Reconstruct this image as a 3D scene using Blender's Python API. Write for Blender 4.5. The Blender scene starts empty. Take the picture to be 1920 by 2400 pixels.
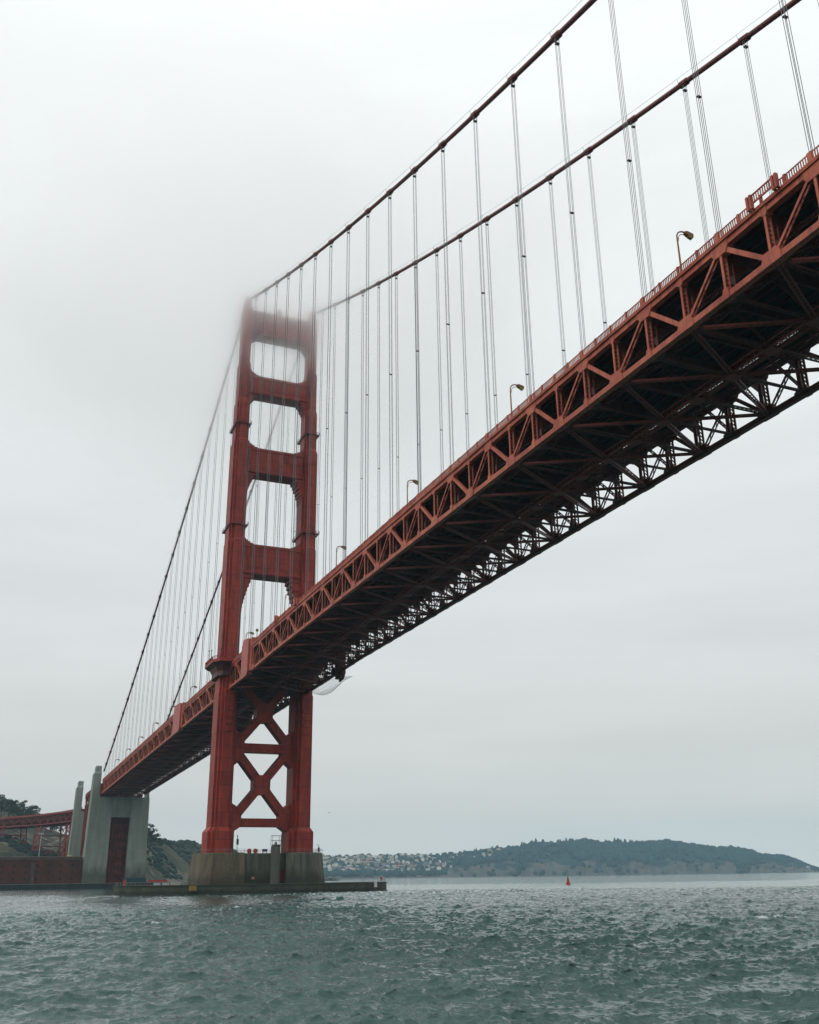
import bpy, math, random
import numpy as np
from mathutils import Vector, Matrix, noise as mnoise

random.seed(7); rng = np.random.default_rng(7)
SC = bpy.context.scene
COL = SC.collection
R = math.radians

# ------------------------------------------------------------------ camera
CAMP = (89.2473, 333.9954, 5.463)
YAW, PIT, ROLL, FOC = -1.98414435, 0.362257248, -0.0125116081, 2252.46405
cam_d = bpy.data.cameras.new('camera'); cam = bpy.data.objects.new('camera', cam_d); COL.objects.link(cam)
fw = Vector((math.cos(YAW)*math.cos(PIT), math.sin(YAW)*math.cos(PIT), math.sin(PIT)))
rt = Vector((math.sin(YAW), -math.cos(YAW), 0)); up = rt.cross(fw)
r2 = math.cos(ROLL)*rt + math.sin(ROLL)*up; u2 = -math.sin(ROLL)*rt + math.cos(ROLL)*up
M = Matrix((r2, u2, -fw)).transposed().to_4x4(); M.translation = Vector(CAMP)
cam.matrix_world = M
cam_d.sensor_fit = 'VERTICAL'; cam_d.sensor_height = 24.0; cam_d.lens = FOC/2400*24.0
cam_d.clip_start = 1.0; cam_d.clip_end = 60000
SC.camera = cam

# ------------------------------------------------------------------ sky, sun, exposure
SUN_AZ, SUN_EL = R(8), R(42)          # direction towards the sun, azimuth from +X
world = bpy.data.worlds.new('World'); SC.world = world; world.use_nodes = True
nt = world.node_tree; nt.nodes.clear()
def N(t, typ, **kw):
    n = t.nodes.new(typ)
    for k, v in kw.items(): setattr(n, k, v)
    return n
out = N(nt, 'ShaderNodeOutputWorld'); bg = N(nt, 'ShaderNodeBackground'); bg.inputs[1].default_value = 0.1
sky = N(nt, 'ShaderNodeTexSky', sky_type='NISHITA', sun_disc=False)
sky.sun_elevation = SUN_EL; sky.sun_rotation = R(90) - SUN_AZ; sky.dust_density = 4.0
tc = N(nt, 'ShaderNodeTexCoord'); sep = N(nt, 'ShaderNodeSeparateXYZ')
nt.links.new(tc.outputs['Generated'], sep.inputs[0])
ramp = N(nt, 'ShaderNodeValToRGB'); ramp.color_ramp.interpolation = 'B_SPLINE'
SKY = [(0.0, .715), (.045, .67), (.11, .675), (.22, .715), (.36, .765), (.5, .835), (.62, .895), (.75, .93), (.86, 1.4), (1.0, 2.4)]
els = ramp.color_ramp.elements
while len(els) < len(SKY): els.new(.5)
for e, (p, v) in zip(els, SKY): e.position = p; e.color = (v*(.965 if p > .15 else 1.0), v*1.0, v*(1.0 if p > .15 else .965), 1)
# slow cloud mottling: long flat streaks low down, soft patches overhead
mp = N(nt, 'ShaderNodeMapping'); mp.inputs['Scale'].default_value = (1.3, 1.3, 9.0)
nz = N(nt, 'ShaderNodeTexNoise'); nz.inputs['Scale'].default_value = 2.2; nz.inputs['Detail'].default_value = 5; nz.inputs['Roughness'].default_value = .5
nt.links.new(tc.outputs['Generated'], mp.inputs[0]); nt.links.new(mp.outputs[0], nz.inputs[0])
mr = N(nt, 'ShaderNodeMapRange'); mr.inputs[1].default_value = .3; mr.inputs[2].default_value = .7; mr.inputs[3].default_value = .955; mr.inputs[4].default_value = 1.045
nt.links.new(nz.outputs[0], mr.inputs[0])
add = N(nt, 'ShaderNodeMath', operation='ABSOLUTE'); nt.links.new(sep.outputs[2], add.inputs[0]); nt.links.new(add.outputs[0], ramp.inputs[0])
mul = N(nt, 'ShaderNodeVectorMath', operation='SCALE'); nt.links.new(ramp.outputs[0], mul.inputs[0])
m10 = N(nt, 'ShaderNodeMath', operation='MULTIPLY'); m10.inputs[1].default_value = 10.9; nt.links.new(mr.outputs[0], m10.inputs[0])
nt.links.new(m10.outputs[0], mul.inputs['Scale'])
mix = N(nt, 'ShaderNodeMix', data_type='RGBA'); mix.inputs[0].default_value = .97
nt.links.new(sky.outputs[0], mix.inputs[6]); nt.links.new(mul.outputs[0], mix.inputs[7])
nt.links.new(mix.outputs[2], bg.inputs[0]); nt.links.new(bg.outputs[0], out.inputs[0])

sun_d = bpy.data.lights.new('sun', 'SUN'); sun_d.energy = 0.9; sun_d.angle = R(14); sun_d.color = (1.0, .96, .9)
sun = bpy.data.objects.new('sun', sun_d); COL.objects.link(sun)
sv = Vector((math.cos(SUN_AZ)*math.cos(SUN_EL), math.sin(SUN_AZ)*math.cos(SUN_EL), math.sin(SUN_EL)))
sun.rotation_euler = sv.to_track_quat('Z', 'Y').to_euler(); sun.location = (300, 300, 400)

SC.view_settings.view_transform = 'Standard'; SC.view_settings.look = 'None'
SC.view_settings.gamma = 1; SC.view_settings.exposure = 0
SC.render.engine = 'CYCLES'
cy = SC.cycles
cy.max_bounces = 44; cy.diffuse_bounces = 3; cy.glossy_bounces = 3; cy.transparent_max_bounces = 24; cy.volume_bounces = 40
cy.use_denoising = True; cy.sample_clamp_indirect = 6; cy.caustics_reflective = False; cy.caustics_refractive = False
cy.use_adaptive_sampling = True; cy.adaptive_threshold = 0.01

# ------------------------------------------------------------------ materials
def newmat(name):
    m = bpy.data.materials.new(name); m.use_nodes = True
    t = m.node_tree; b = t.nodes['Principled BSDF']; b.inputs['Specular IOR Level'].default_value = .35
    return m, t, b
def ramp2(t, fac, stops):
    r = N(t, 'ShaderNodeValToRGB'); e = r.color_ramp.elements
    while len(e) < len(stops): e.new(.5)
    for x, (p, c) in zip(e, stops): x.position = p; x.color = (*c, 1)
    t.links.new(fac, r.inputs[0]); return r.outputs[0]
def noise_node(t, scale, detail=4, stretch=(1, 1, 1), coord='Object', rough=.55, off=(0, 0, 0)):
    tc = N(t, 'ShaderNodeTexCoord'); mp = N(t, 'ShaderNodeMapping'); mp.inputs['Scale'].default_value = stretch
    mp.inputs['Location'].default_value = off
    n = N(t, 'ShaderNodeTexNoise'); n.inputs['Scale'].default_value = scale; n.inputs['Detail'].default_value = detail
    n.inputs['Roughness'].default_value = rough
    t.links.new(tc.outputs[coord], mp.inputs[0]); t.links.new(mp.outputs[0], n.inputs[0]); return n.outputs[0]
def mixc(t, fac, a, b, mode='MIX'):
    m = N(t, 'ShaderNodeMix', data_type='RGBA', blend_type=mode)
    for s, v in ((0, fac), (6, a), (7, b)):
        if isinstance(v, (int, float)): m.inputs[s].default_value = v
        elif isinstance(v, tuple): m.inputs[s].default_value = (*v, 1)
        else: t.links.new(v, m.inputs[s])
    return m.outputs[2]
def bump(t, b, h, strength, dist):
    n = N(t, 'ShaderNodeBump'); n.inputs['Strength'].default_value = strength; n.inputs['Distance'].default_value = dist
    t.links.new(h, n.inputs['Height']); t.links.new(n.outputs[0], b.inputs['Normal'])

def paint(name, base, worn, dark, scale=.25, streak=True, rough=.55):
    """weathered lead paint: patchy tone, vertical run marks, sooty patches"""
    m, t, b = newmat(name)
    c = ramp2(t, noise_node(t, scale, 6), [(.3, base), (.68, worn)])
    if streak:
        s = noise_node(t, 1.3, 5, (1, 1, .06))
        f = N(t, 'ShaderNodeMapRange'); f.inputs[1].default_value = .5; f.inputs[2].default_value = .75; f.inputs[3].default_value = 0; f.inputs[4].default_value = .8
        t.links.new(s, f.inputs[0]); c = mixc(t, f.outputs[0], c, dark)
    s2 = noise_node(t, scale*5, 5, off=(7, 3, 1))
    f2 = N(t, 'ShaderNodeMapRange'); f2.inputs[1].default_value = .45; f2.inputs[2].default_value = .8; f2.inputs[3].default_value = 0; f2.inputs[4].default_value = .45
    t.links.new(s2, f2.inputs[0]); c = mixc(t, f2.outputs[0], c, dark)
    t.links.new(c, b.inputs['Base Color']); b.inputs['Roughness'].default_value = rough
    return m

M_TOWER = paint('tower_paint', (.230, .019, .010), (.330, .037, .017), (.095, .012, .010), scale=.12)
def add_seams(m):
    t = m.node_tree; b = t.nodes['Principled BSDF']; src = b.inputs['Base Color'].links[0].from_socket
    g = N(t, 'ShaderNodeNewGeometry'); sp = N(t, 'ShaderNodeSeparateXYZ'); t.links.new(g.outputs['Position'], sp.inputs[0])
    def cell(o, per):
        d = N(t, 'ShaderNodeMath', operation='DIVIDE'); d.inputs[1].default_value = per; t.links.new(o, d.inputs[0])
        f = N(t, 'ShaderNodeMath', operation='FLOOR'); t.links.new(d.outputs[0], f.inputs[0]); q = N(t, 'ShaderNodeMath', operation='FRACT'); t.links.new(d.outputs[0], q.inputs[0]); return f.outputs[0], q.outputs[0]
    fx, qx = cell(sp.outputs[0], 1.07); fz, qz = cell(sp.outputs[2], 4.3); fy_, qy = cell(sp.outputs[1], 1.3)
    cb = N(t, 'ShaderNodeCombineXYZ'); t.links.new(fx, cb.inputs[0]); t.links.new(fy_, cb.inputs[1]); t.links.new(fz, cb.inputs[2])
    wn = N(t, 'ShaderNodeTexWhiteNoise'); t.links.new(cb.outputs[0], wn.inputs[0])
    k = N(t, 'ShaderNodeMapRange'); k.inputs[3].default_value = .80; k.inputs[4].default_value = 1.18; t.links.new(wn.outputs[0], k.inputs[0])
    sc = N(t, 'ShaderNodeVectorMath', operation='SCALE'); t.links.new(src, sc.inputs[0]); t.links.new(k.outputs[0], sc.inputs['Scale'])
    l = N(t, 'ShaderNodeMath', operation='LESS_THAN'); l.inputs[1].default_value = .055; t.links.new(qz, l.inputs[0])
    kk = N(t, 'ShaderNodeMath', operation='MULTIPLY'); kk.inputs[1].default_value = .55; t.links.new(l.outputs[0], kk.inputs[0])
    t.links.new(mixc(t, kk.outputs[0], sc.outputs[0], (.07, .012, .012)), b.inputs['Base Color'])
add_seams(M_TOWER)
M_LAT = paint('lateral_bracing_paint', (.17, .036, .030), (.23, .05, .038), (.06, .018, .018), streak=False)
M_TRUSS = paint('truss_paint', (.31, .050, .026), (.50, .130, .066), (.14, .024, .018), scale=.22)
M_TRUSSW = paint('painted_shade_truss_paint', (.10, .022, .014), (.13, .03, .018), (.05, .015, .012), scale=.4)  # far truss shade is put into this darker colour; brown frame posts reuse it
M_PANEL = paint('worn_pink_paint', (.37, .085, .07), (.44, .12, .10), (.25, .05, .045), scale=.6)
M_UNDER = paint('dark_underside_paint', (.060, .016, .014), (.105, .023, .018), (.014, .012, .014), streak=False)  # darker red-brown mix for the steel under the decks
M_CABLE = paint('cable_paint', (.12, .018, .014), (.15, .025, .018), (.07, .015, .013), streak=False)
M_FARRED = paint('viaduct_paint', (.19, .028, .026), (.23, .04, .034), (.10, .02, .02), streak=False)

def flat(name, col, rough=.6, metal=0, var=.25, scale=2.0):
    m, t, b = newmat(name)
    lo = tuple(c*(1-var) for c in col); hi = tuple(min(1, c*(1+var)) for c in col)
    t.links.new(ramp2(t, noise_node(t, scale, 5), [(.3, lo), (.7, hi)]), b.inputs['Base Color'])
    b.inputs['Roughness'].default_value = rough; b.inputs['Metallic'].default_value = metal
    return m
M_ROPE = flat('galvanised_rope', (.13, .15, .16), .5)
M_DARK = flat('dark_steel', (.035, .035, .038), .5)
M_ROAD = flat('road_slab', (.018, .026, .03), .9)
M_YEL = flat('amber_lamp_paint', (.20, .085, .015), .5)
M_LENS = flat('lamp_lens', (.55, .40, .12), .3)
M_WHITE = flat('white_paint', (.48, .50, .49), .6)
M_ORANGE = flat('orange_float', (.50, .07, .025), .5)
M_REDP = flat('red_paint', (.40, .02, .02), .5)
M_GALV = flat('galvanised_rail', (.20, .20, .20), .5)
M_NET = flat('pale_net', (.45, .5, .5), .8)

def concrete(name, base, dark, light, streak_w=.35, rust=None, zdark=None, lines=True):
    m, t, b = newmat(name)
    c = ramp2(t, noise_node(t, .12, 6), [(.3, base), (.7, light)])
    s = noise_node(t, streak_w, 6, (1, 1, .09), rough=.6)
    f = N(t, 'ShaderNodeMapRange'); f.inputs[1].default_value = .42; f.inputs[2].default_value = .66; f.inputs[3].default_value = 0; f.inputs[4].default_value = .85
    t.links.new(s, f.inputs[0]); c = mixc(t, f.outputs[0], c, dark)
    if rust:
        s = noise_node(t, .5, 4, (1, 1, .05), off=(11, 4, 0))
        f = N(t, 'ShaderNodeMapRange'); f.inputs[1].default_value = .55; f.inputs[2].default_value = .7; f.inputs[3].default_value = 0; f.inputs[4].default_value = .7
        t.links.new(s, f.inputs[0]); c = mixc(t, f.outputs[0], c, rust)
    fine = noise_node(t, 2.5, 6)
    if lines:  # pour lines of the formwork
        tc = N(t, 'ShaderNodeTexCoord'); sp = N(t, 'ShaderNodeSeparateXYZ'); t.links.new(tc.outputs['Object'], sp.inputs[0])
        w = N(t, 'ShaderNodeMath', operation='FRACT'); d = N(t, 'ShaderNodeMath', operation='MULTIPLY'); d.inputs[1].default_value = 1/3.05
        t.links.new(sp.outputs[2], d.inputs[0]); t.links.new(d.outputs[0], w.inputs[0])
        l = N(t, 'ShaderNodeMath', operation='LESS_THAN'); l.inputs[1].default_value = .07; t.links.new(w.outputs[0], l.inputs[0])
        k = N(t, 'ShaderNodeMath', operation='MULTIPLY'); k.inputs[1].default_value = .35; t.links.new(l.outputs[0], k.inputs[0])
        c = mixc(t, k.outputs[0], c, dark)
    c = mixc(t, .35, c, ramp2(t, fine, [(.3, dark), (.7, light)]))
    t.links.new(c, b.inputs['Base Color']); b.inputs['Roughness'].default_value = .9
    bump(t, b, fine, .5, .1)
    return m
M_PYLON = concrete('pylon_concrete', (.20, .235, .205), (.12, .145, .13), (.285, .31, .27))
def add_tideline(m, z0, z1, col):
    t = m.node_tree; b = t.nodes['Principled BSDF']; src = b.inputs['Base Color'].links[0].from_socket
    g = N(t, 'ShaderNodeNewGeometry'); sp = N(t, 'ShaderNodeSeparateXYZ'); t.links.new(g.outputs['Position'], sp.inputs[0])
    n = noise_node(t, .25, 5, (1, 1, .3)); a = N(t, 'ShaderNodeMath', operation='MULTIPLY_ADD'); a.inputs[1].default_value = -(z1-z0)*1.6; t.links.new(n, a.inputs[0]); t.links.new(sp.outputs[2], a.inputs[2])
    k = N(t, 'ShaderNodeMapRange'); k.inputs[1].default_value = z0-(z1-z0)*.5; k.inputs[2].default_value = z1-(z1-z0)*.8; k.inputs[3].default_value = .8; k.inputs[4].default_value = 0; t.links.new(a.outputs[0], k.inputs[0])
    t.links.new(mixc(t, k.outputs[0], src, col), b.inputs['Base Color'])
add_tideline(M_PYLON, 6, 15, (.06, .07, .055))
M_PYLOND = concrete('stained_pylon_concrete', (.10, .10, .09), (.05, .055, .05), (.15, .15, .13))
M_PIER = concrete('stained_pier_concrete', (.080, .085, .062), (.026, .034, .030), (.15, .15, .11), .6, rust=(.21, .21, .17), lines=False)
M_PIERE = concrete('rusty_pier_concrete', (.105, .088, .058), (.036, .036, .028), (.19, .155, .105), .6, rust=(.15, .08, .04), lines=False)
M_FEND = concrete('mossy_fender_concrete', (.050, .060, .044), (.022, .03, .024), (.085, .088, .068), .4, lines=False)
add_tideline(M_FEND, 1.0, 2.4, (.012, .018, .014)); add_tideline(M_PIER, 4.0, 8.5, (.030, .034, .026)); add_tideline(M_PIERE, 4.0, 8.0, (.045, .040, .028))
M_SEAW = concrete('wet_seawall', (.025, .035, .04), (.012, .02, .025), (.04, .05, .05), .3, lines=False)
M_QUAY = concrete('quay_top', (.16, .16, .14), (.1, .1, .09), (.2, .2, .18), .3, lines=False)
M_ROCK = concrete('sea_rock', (.05, .06, .05), (.025, .03, .03), (.1, .1, .09), .3, lines=False)

def brick():
    m, t, b = newmat('fort_brick')
    tc = N(t, 'ShaderNodeTexCoord'); mp = N(t, 'ShaderNodeMapping'); mp.inputs['Rotation'].default_value = (R(90), 0, 0)
    br = N(t, 'ShaderNodeTexBrick'); br.inputs['Scale'].default_value = 1.2
    br.inputs['Color1'].default_value = (.085, .022, .018, 1); br.inputs['Color2'].default_value = (.055, .016, .015, 1); br.inputs['Mortar'].default_value = (.075, .05, .045, 1)
    t.links.new(tc.outputs['Object'], mp.inputs[0]); t.links.new(mp.outputs[0], br.inputs[0])
    big = noise_node(t, .09, 6, off=(3, 0, 5))
    c = mixc(t, .6, br.outputs[0], ramp2(t, big, [(.35, (.04, .014, .013)), (.55, (.085, .025, .018)), (.72, (.20, .05, .02))]))
    s = noise_node(t, .3, 5, (1, 1, .15))
    f = N(t, 'ShaderNodeMapRange'); f.inputs[1].default_value = .5; f.inputs[2].default_value = .75; f.inputs[3].default_value = 0; f.inputs[4].default_value = .6
    t.links.new(s, f.inputs[0]); c = mixc(t, f.outputs[0], c, (.035, .026, .024))
    t.links.new(c, b.inputs['Base Color']); b.inputs['Roughness'].default_value = .95
    return m
M_BRICK = brick()
M_BRICKTOP = flat('fort_parapet', (.075, .05, .045), .95, scale=.5)

# ------------------------------------------------------------------ mesh builder
class MB:
    def __init__(s): s.v = []; s.f = []; s.mi = []
    def quad_box(s, P, mi=0):
        """P: 8 corners, 0-3 bottom loop, 4-7 top loop"""
        o = len(s.v); s.v += [tuple(p) for p in P]
        for f in ((0, 3, 2, 1), (4, 5, 6, 7), (0, 1, 5, 4), (1, 2, 6, 5), (2, 3, 7, 6), (3, 0, 4, 7)):
            s.f.append(tuple(o+i for i in f)); s.mi.append(mi)
    def box(s, x0, x1, y0, y1, z0, z1, mi=0):
        s.quad_box([(x0, y0, z0), (x1, y0, z0), (x1, y1, z0), (x0, y1, z0), (x0, y0, z1), (x1, y0, z1), (x1, y1, z1), (x0, y1, z1)], mi)
    def beam(s, a, b, w, h, side=None, mi=0):
        """bar from a to b; w across 'side' direction, h across the other"""
        a = Vector(a); b = Vector(b); d = (b-a).normalized()
        sd = Vector(side) if side else Vector((0, 0, 1)).cross(d)
        if sd.length < 1e-4: sd = Vector((1, 0, 0))
        sd = (sd - d*sd.dot(d)).normalized(); u = d.cross(sd)
        A = sd*(w/2); B = u*(h/2)
        s.quad_box([a-A-B, a+A-B, b+A-B, b-A-B, a-A+B, a+A+B, b+A+B, b-A+B], mi)
    def tube(s, pts, r, n=8, mi=0, cap=True):
        pts = [Vector(p) for p in pts]; o = len(s.v); ref = None
        rr = r if isinstance(r, (list, tuple)) else [r]*len(pts)
        for i, p in enumerate(pts):
            d = (pts[min(i+1, len(pts)-1)] - pts[max(i-1, 0)]).normalized()
            if ref is None: ref = Vector((1, 0, 0)) if abs(d.x) < .9 else Vector((0, 1, 0))
            a = (ref - d*ref.dot(d)).normalized(); ref = a; b = d.cross(a)
            for k in range(n):
                t = 2*math.pi*k/n; s.v.append(tuple(p + (a*math.cos(t)+b*math.sin(t))*rr[i]))
        for i in range(len(pts)-1):
            for k in range(n):
                k2 = (k+1) % n; s.f.append((o+i*n+k, o+i*n+k2, o+(i+1)*n+k2, o+(i+1)*n+k)); s.mi.append(mi)
        if cap:
            s.f.append(tuple(o+k for k in range(n))[::-1]); s.mi.append(mi)
            s.f.append(tuple(o+(len(pts)-1)*n+k for k in range(n))); s.mi.append(mi)
    def loft(s, loops, mi=0, cap=True):
        o = len(s.v); n = len(loops[0])
        for L in loops: s.v += [tuple(p) for p in L]
        for i in range(len(loops)-1):
            for k in range(n):
                k2 = (k+1) % n; s.f.append((o+i*n+k, o+i*n+k2, o+(i+1)*n+k2, o+(i+1)*n+k)); s.mi.append(mi)
        if cap:
            s.f.append(tuple(o+k for k in range(n))[::-1]); s.mi.append(mi)
            s.f.append(tuple(o+(len(loops)-1)*n+k for k in range(n))); s.mi.append(mi)
    def prism_xz(s, poly, y0, y1, mi=0):
        s.loft([[(x, y0, z) for x, z in poly], [(x, y1, z) for x, z in poly]], mi)
    def prism_yz(s, poly, x0, x1, mi=0):
        s.loft([[(x0, y, z) for y, z in poly], [(x1, y, z) for y, z in poly]], mi)
    def laced(s, a, b, w, h, side=None, bar=.11, pitch=None, mi=0):
        """two channels joined by crossing lacing bars"""
        a = Vector(a); b = Vector(b); L = (b-a).length; d = (b-a)/L
        sd = Vector(side) if side else Vector((0, 0, 1)).cross(d)
        sd = (sd - d*sd.dot(d)).normalized(); u = d.cross(sd)
        for e in (-1, 1):
            s.beam(a+sd*e*(w/2-.07), b+sd*e*(w/2-.07), .14, h, tuple(sd), mi)
        n = max(2, int(L/(pitch or w*.9)))
        for i in range(n):
            p = a + d*(L*i/n); q = a + d*(L*(i+1)/n)
            for e in (-1, 1):
                s.beam(p+sd*e*(w/2-.1)+u*e*h*.3, q-sd*e*(w/2-.1)+u*e*h*.3, bar, .03, tuple(sd), mi)
    def build(s, name, mats, parent=None, smooth=False, loc=None):
        me = bpy.data.meshes.new(name)
        off = Vector(loc) if loc else None
        vs = [(x-off.x, y-off.y, z-off.z) for x, y, z in s.v] if off else s.v
        me.from_pydata(vs, [], s.f)
        for m in (mats if isinstance(mats, (list, tuple)) else [mats]): me.materials.append(m)
        if any(s.mi): me.polygons.foreach_set('material_index', s.mi)
        if smooth: me.polygons.foreach_set('use_smooth', [True]*len(me.polygons))
        me.update()
        o = bpy.data.objects.new(name, me); COL.objects.link(o)
        if off: o.location = off
        if parent: o.parent = parent
        return o

def tag(o, label=None, cat=None, group=None, kind=None):
    if label: o['label'] = label
    if cat: o['category'] = cat
    if group: o['group'] = group
    if kind: o['kind'] = kind
    return o
def thing(name, label, cat, group=None, loc=(0, 0, 0), rz=0):
    o = bpy.data.objects.new(name, None); COL.objects.link(o); o.empty_display_size = 1
    o.location = loc; o.rotation_euler = (0, 0, rz); return tag(o, label, cat, group)
def copy_tree(o, parent=None):
    c = o.copy(); COL.objects.link(c); c.parent = parent
    for ch in o.children: copy_tree(ch, c)
    return c
def npmesh(name, V, F, mats, smooth=True, parent=None):
    me = bpy.data.meshes.new(name); V = np.asarray(V, dtype=np.float32); F = np.asarray(F, dtype=np.int32)
    me.vertices.add(len(V)); me.vertices.foreach_set('co', V.ravel())
    k = F.shape[1]; me.loops.add(F.size); me.loops.foreach_set('vertex_index', F.ravel())
    me.polygons.add(len(F)); me.polygons.foreach_set('loop_start', np.arange(0, F.size, k, dtype=np.int32))
    me.polygons.foreach_set('loop_total', np.full(len(F), k, dtype=np.int32))
    if smooth: me.polygons.foreach_set('use_smooth', np.ones(len(F), dtype=bool))
    for m in (mats if isinstance(mats, (list, tuple)) else [mats]): me.materials.append(m)
    me.update(calc_edges=True); me.validate()
    o = bpy.data.objects.new(name, me); COL.objects.link(o)
    if parent: o.parent = parent
    return o

# ------------------------------------------------------------------ bridge geometry (metres; x east, y north along the main span, tower at 0)
CX = 13.7
ZY = np.array([-800, -455, -343, -100, -19, 26, 60, 110, 160, 212, 270, 400]); ZZ = np.array([52.5, 56.2, 58.5, 64.2, 66.2, 67.3, 68.4, 68.95, 69.6, 70.15, 70.55, 71.3])
def zb(y): return float(np.interp(y, ZY, ZZ))          # centre of bottom chord
TD = 6.9
def zt(y): return zb(y)+TD                              # centre of top chord
WATER_Z = 0.75
TOPZ = 226.0
def cable_z(y):
    if y >= 0: return TOPZ-143.4+143.4*((y-640)/640)**2
    L = 345.0; u = -y; return TOPZ + (72.6-TOPZ)*u/L - 2.3e-4*u*(L-u)

# ---- tower
def leg_section(cx, w, l):
    a = [(w, .55*l), (.76*w, .55*l), (.76*w, .8*l), (.5*w, .8*l), (.5*w, l)]
    pts = a + [(-x, y) for x, y in a[::-1]] + [(-x, -y) for x, y in a] + [(x, -y) for x, y in a[::-1]]
    return [(cx+x, y) for x, y in pts]
LEVELS = [(13.25, 4.4, 7.6), (20.0, 4.4, 7.6), (21.4, 3.3, 6.9), (66, 3.28, 6.9), (66.6, 3.12, 6.35), (121, 3.08, 6.3), (121.6, 2.92, 6.0), (161.2, 2.88, 6.0), (162.2, 2.45, 5.3),
          (178.6, 2.42, 5.3), (179.4, 2.1, 4.8), (195.8, 2.08, 4.8), (196.8, 1.8, 4.3), (221.5, 1.78, 4.2), (222.2, 1.45, 3.3), (224.3, 1.4, 3.2)]
def leg_w(z):
    return float(np.interp(z, [a[0] for a in LEVELS], [a[1] for a in LEVELS]))
tower = thing('bridge_tower', 'tall red steel suspension tower with stepped legs, its top lost in fog', 'bridge tower', loc=(0, 0, 13.25))
tower_children = []
def tp(mb, name, m=M_TOWER, parent=None, smooth=False):
    o = mb.build(name, m, None, smooth)
    o.parent = parent or tower
    o.location = (0, 0, -13.25) if parent is None else (0, 0, 0)
    return o
for sx in (1, -1):
    mb = MB()
    mb.loft([[(x, y, z) for x, y in leg_section(sx*CX, w, l)] for z, w, l in LEVELS])
    leg = tp(mb, 'leg')
    leg['label'] = 'nearer left leg of the tower' if sx > 0 else 'farther right leg of the tower'
    # dark maintenance galleries wrapped round the leg
    for zg in (126.8, 168.2):
        mb = MB(); w = leg_w(zg)+.1; l = (6.0 if zg < 150 else 5.3)+.1
        for x0, x1, y0, y1 in ((sx*CX-w-.35, sx*CX+w+.35, l*.8, l+.35), (sx*CX-w-.35, sx*CX+w+.35, -l-.35, -l*.8), (sx*CX+w-.2, sx*CX+w+.4, -l*.8, l*.8), (sx*CX-w-.4, sx*CX-w+.2, -l*.8, l*.8)):
            mb.box(x0, x1, y0, y1, zg, zg+.25)
        for x0, y0, x1, y1 in ((-w-.35, l+.3, w+.35, l+.3), (-w-.35, -l-.3, w+.35, -l-.3), (w+.35, -l, w+.35, l), (-w-.35, -l, -w-.35, l)):
            for hz in (.7, 1.2): mb.beam((sx*CX+x0, y0, zg+hz), (sx*CX+x1, y1, zg+hz), .08, .08)
            for k in range(6):
                t = k/5; px, py = sx*CX+x0+(x1-x0)*t, y0+(y1-y0)*t; mb.beam((px, py, zg-.3*(k % 2)), (px, py, zg+1.2), .09, .09)
        tp(mb, 'gallery', M_CABLE, leg)
    # small rungs / boxes half-way up lower leg
    for zz in (52.0, 54.6, 57.0, 59.5):
        mb = MB(); mb.box(sx*CX-1.2, sx*CX+1.2, 6.8, 7.25, zz, zz+1.3); tp(mb, 'access_box', M_TOWER, leg)
    mb = MB(); mb.loft([[(sx*CX+x, y, z) for x, y in ((a, b), (-a, b), (-a, -b), (a, -b))] for z, a, b in ((224.2, .95, 2.6), (225.6, .95, 2.4), (227.1, .8, 1.2))])
    tp(mb, 'cable_saddle', M_TOWER, leg)
# portal struts above the deck
STRUTS = [(209.6, 220.6, 2.6), (183.0, 190.9, 2.9), (149.4, 159.7, 3.3), (109.3, 120.7, 3.5)]
for i, (z0, z1, yy) in enumerate(STRUTS):
    w0 = leg_w((z0+z1)/2); xi = CX-w0+.4
    mb = MB(); mb.box(-xi, xi, -yy, yy, z0+1.6, z1-1.1)
    mb.box(-xi, xi, -yy-.3, yy+.3, z1-1.1, z1-.65); mb.box(-xi, xi, -yy-.12, yy+.12, z1-.65, z1)       # cornice
    mb.box(-xi, xi, -yy-.28, yy+.28, z0, z0+1.6)                                                          # lower lip
    mb.box(-xi+.5, xi-.5, -yy-.45, yy+.45, z0+.35, z0+.7)
    for k in range(-8, 9):                                                                                # raised flutes
        x = k*(xi-2.0)/8; mb.box(x-.22, x+.22, -yy-.16, yy+.16, z0+2.4, z1-1.5)
        mb.box(x-.3, x+.3, -yy-.3, yy+.3, z0+1.72, z0+2.15)
    st = tp(mb, 'portal_strut')
    # stepped corbels in the corners
    hh, ww, n = [(3.5, 2.6, 5), (6.0, 2.8, 6), (9.0, 3.0, 7), (14.5, 3.6, 9)][i]
    for sx in (1, -1):
        mb = MB(); xin = CX-leg_w(z0-3)+.1
        for k in range(n):
            t0, t1 = k/n, (k+1)/n
            wd = ww*(1-t0)**1.6+.12
            d = .25*(k % 2)
            xa, xb_ = sorted((sx*xin, sx*(xin-wd))); mb.box(xa, xb_, -yy+.15+d, yy-.15-d, z0-hh*t1, z0-hh*t0)
        tp(mb, 'corbel', M_TOWER, st)
    if i > 0:  # small stepped fillets on top of the strut
        for sx in (1, -1):
            mb = MB(); xin = CX-leg_w(z1+2)+.1
            for k in range(5):
                wd = 3.6*(1-k/5)**1.8+.08; h0, h1 = z1+2.8*k/5, z1+2.8*(k+1)/5
                xa, xb_ = sorted((sx*xin, sx*(xin-wd))); mb.box(xa, xb_, -yy+.3, yy-.3, h0, h1)
            tp(mb, 'fillet', M_TOWER, st)
mb = MB()   # aircraft beacon on the top strut
mb.loft([[(0.3+r*math.cos(a), r*math.sin(a), z) for a in [k*math.pi/5 for k in range(10)]] for z, r in ((220.5, .9), (221.6, .9), (222.0, 1.15), (223.4, 1.15), (224.6, .7), (225.2, .15))])
tp(mb, 'aircraft_beacon')
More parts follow.
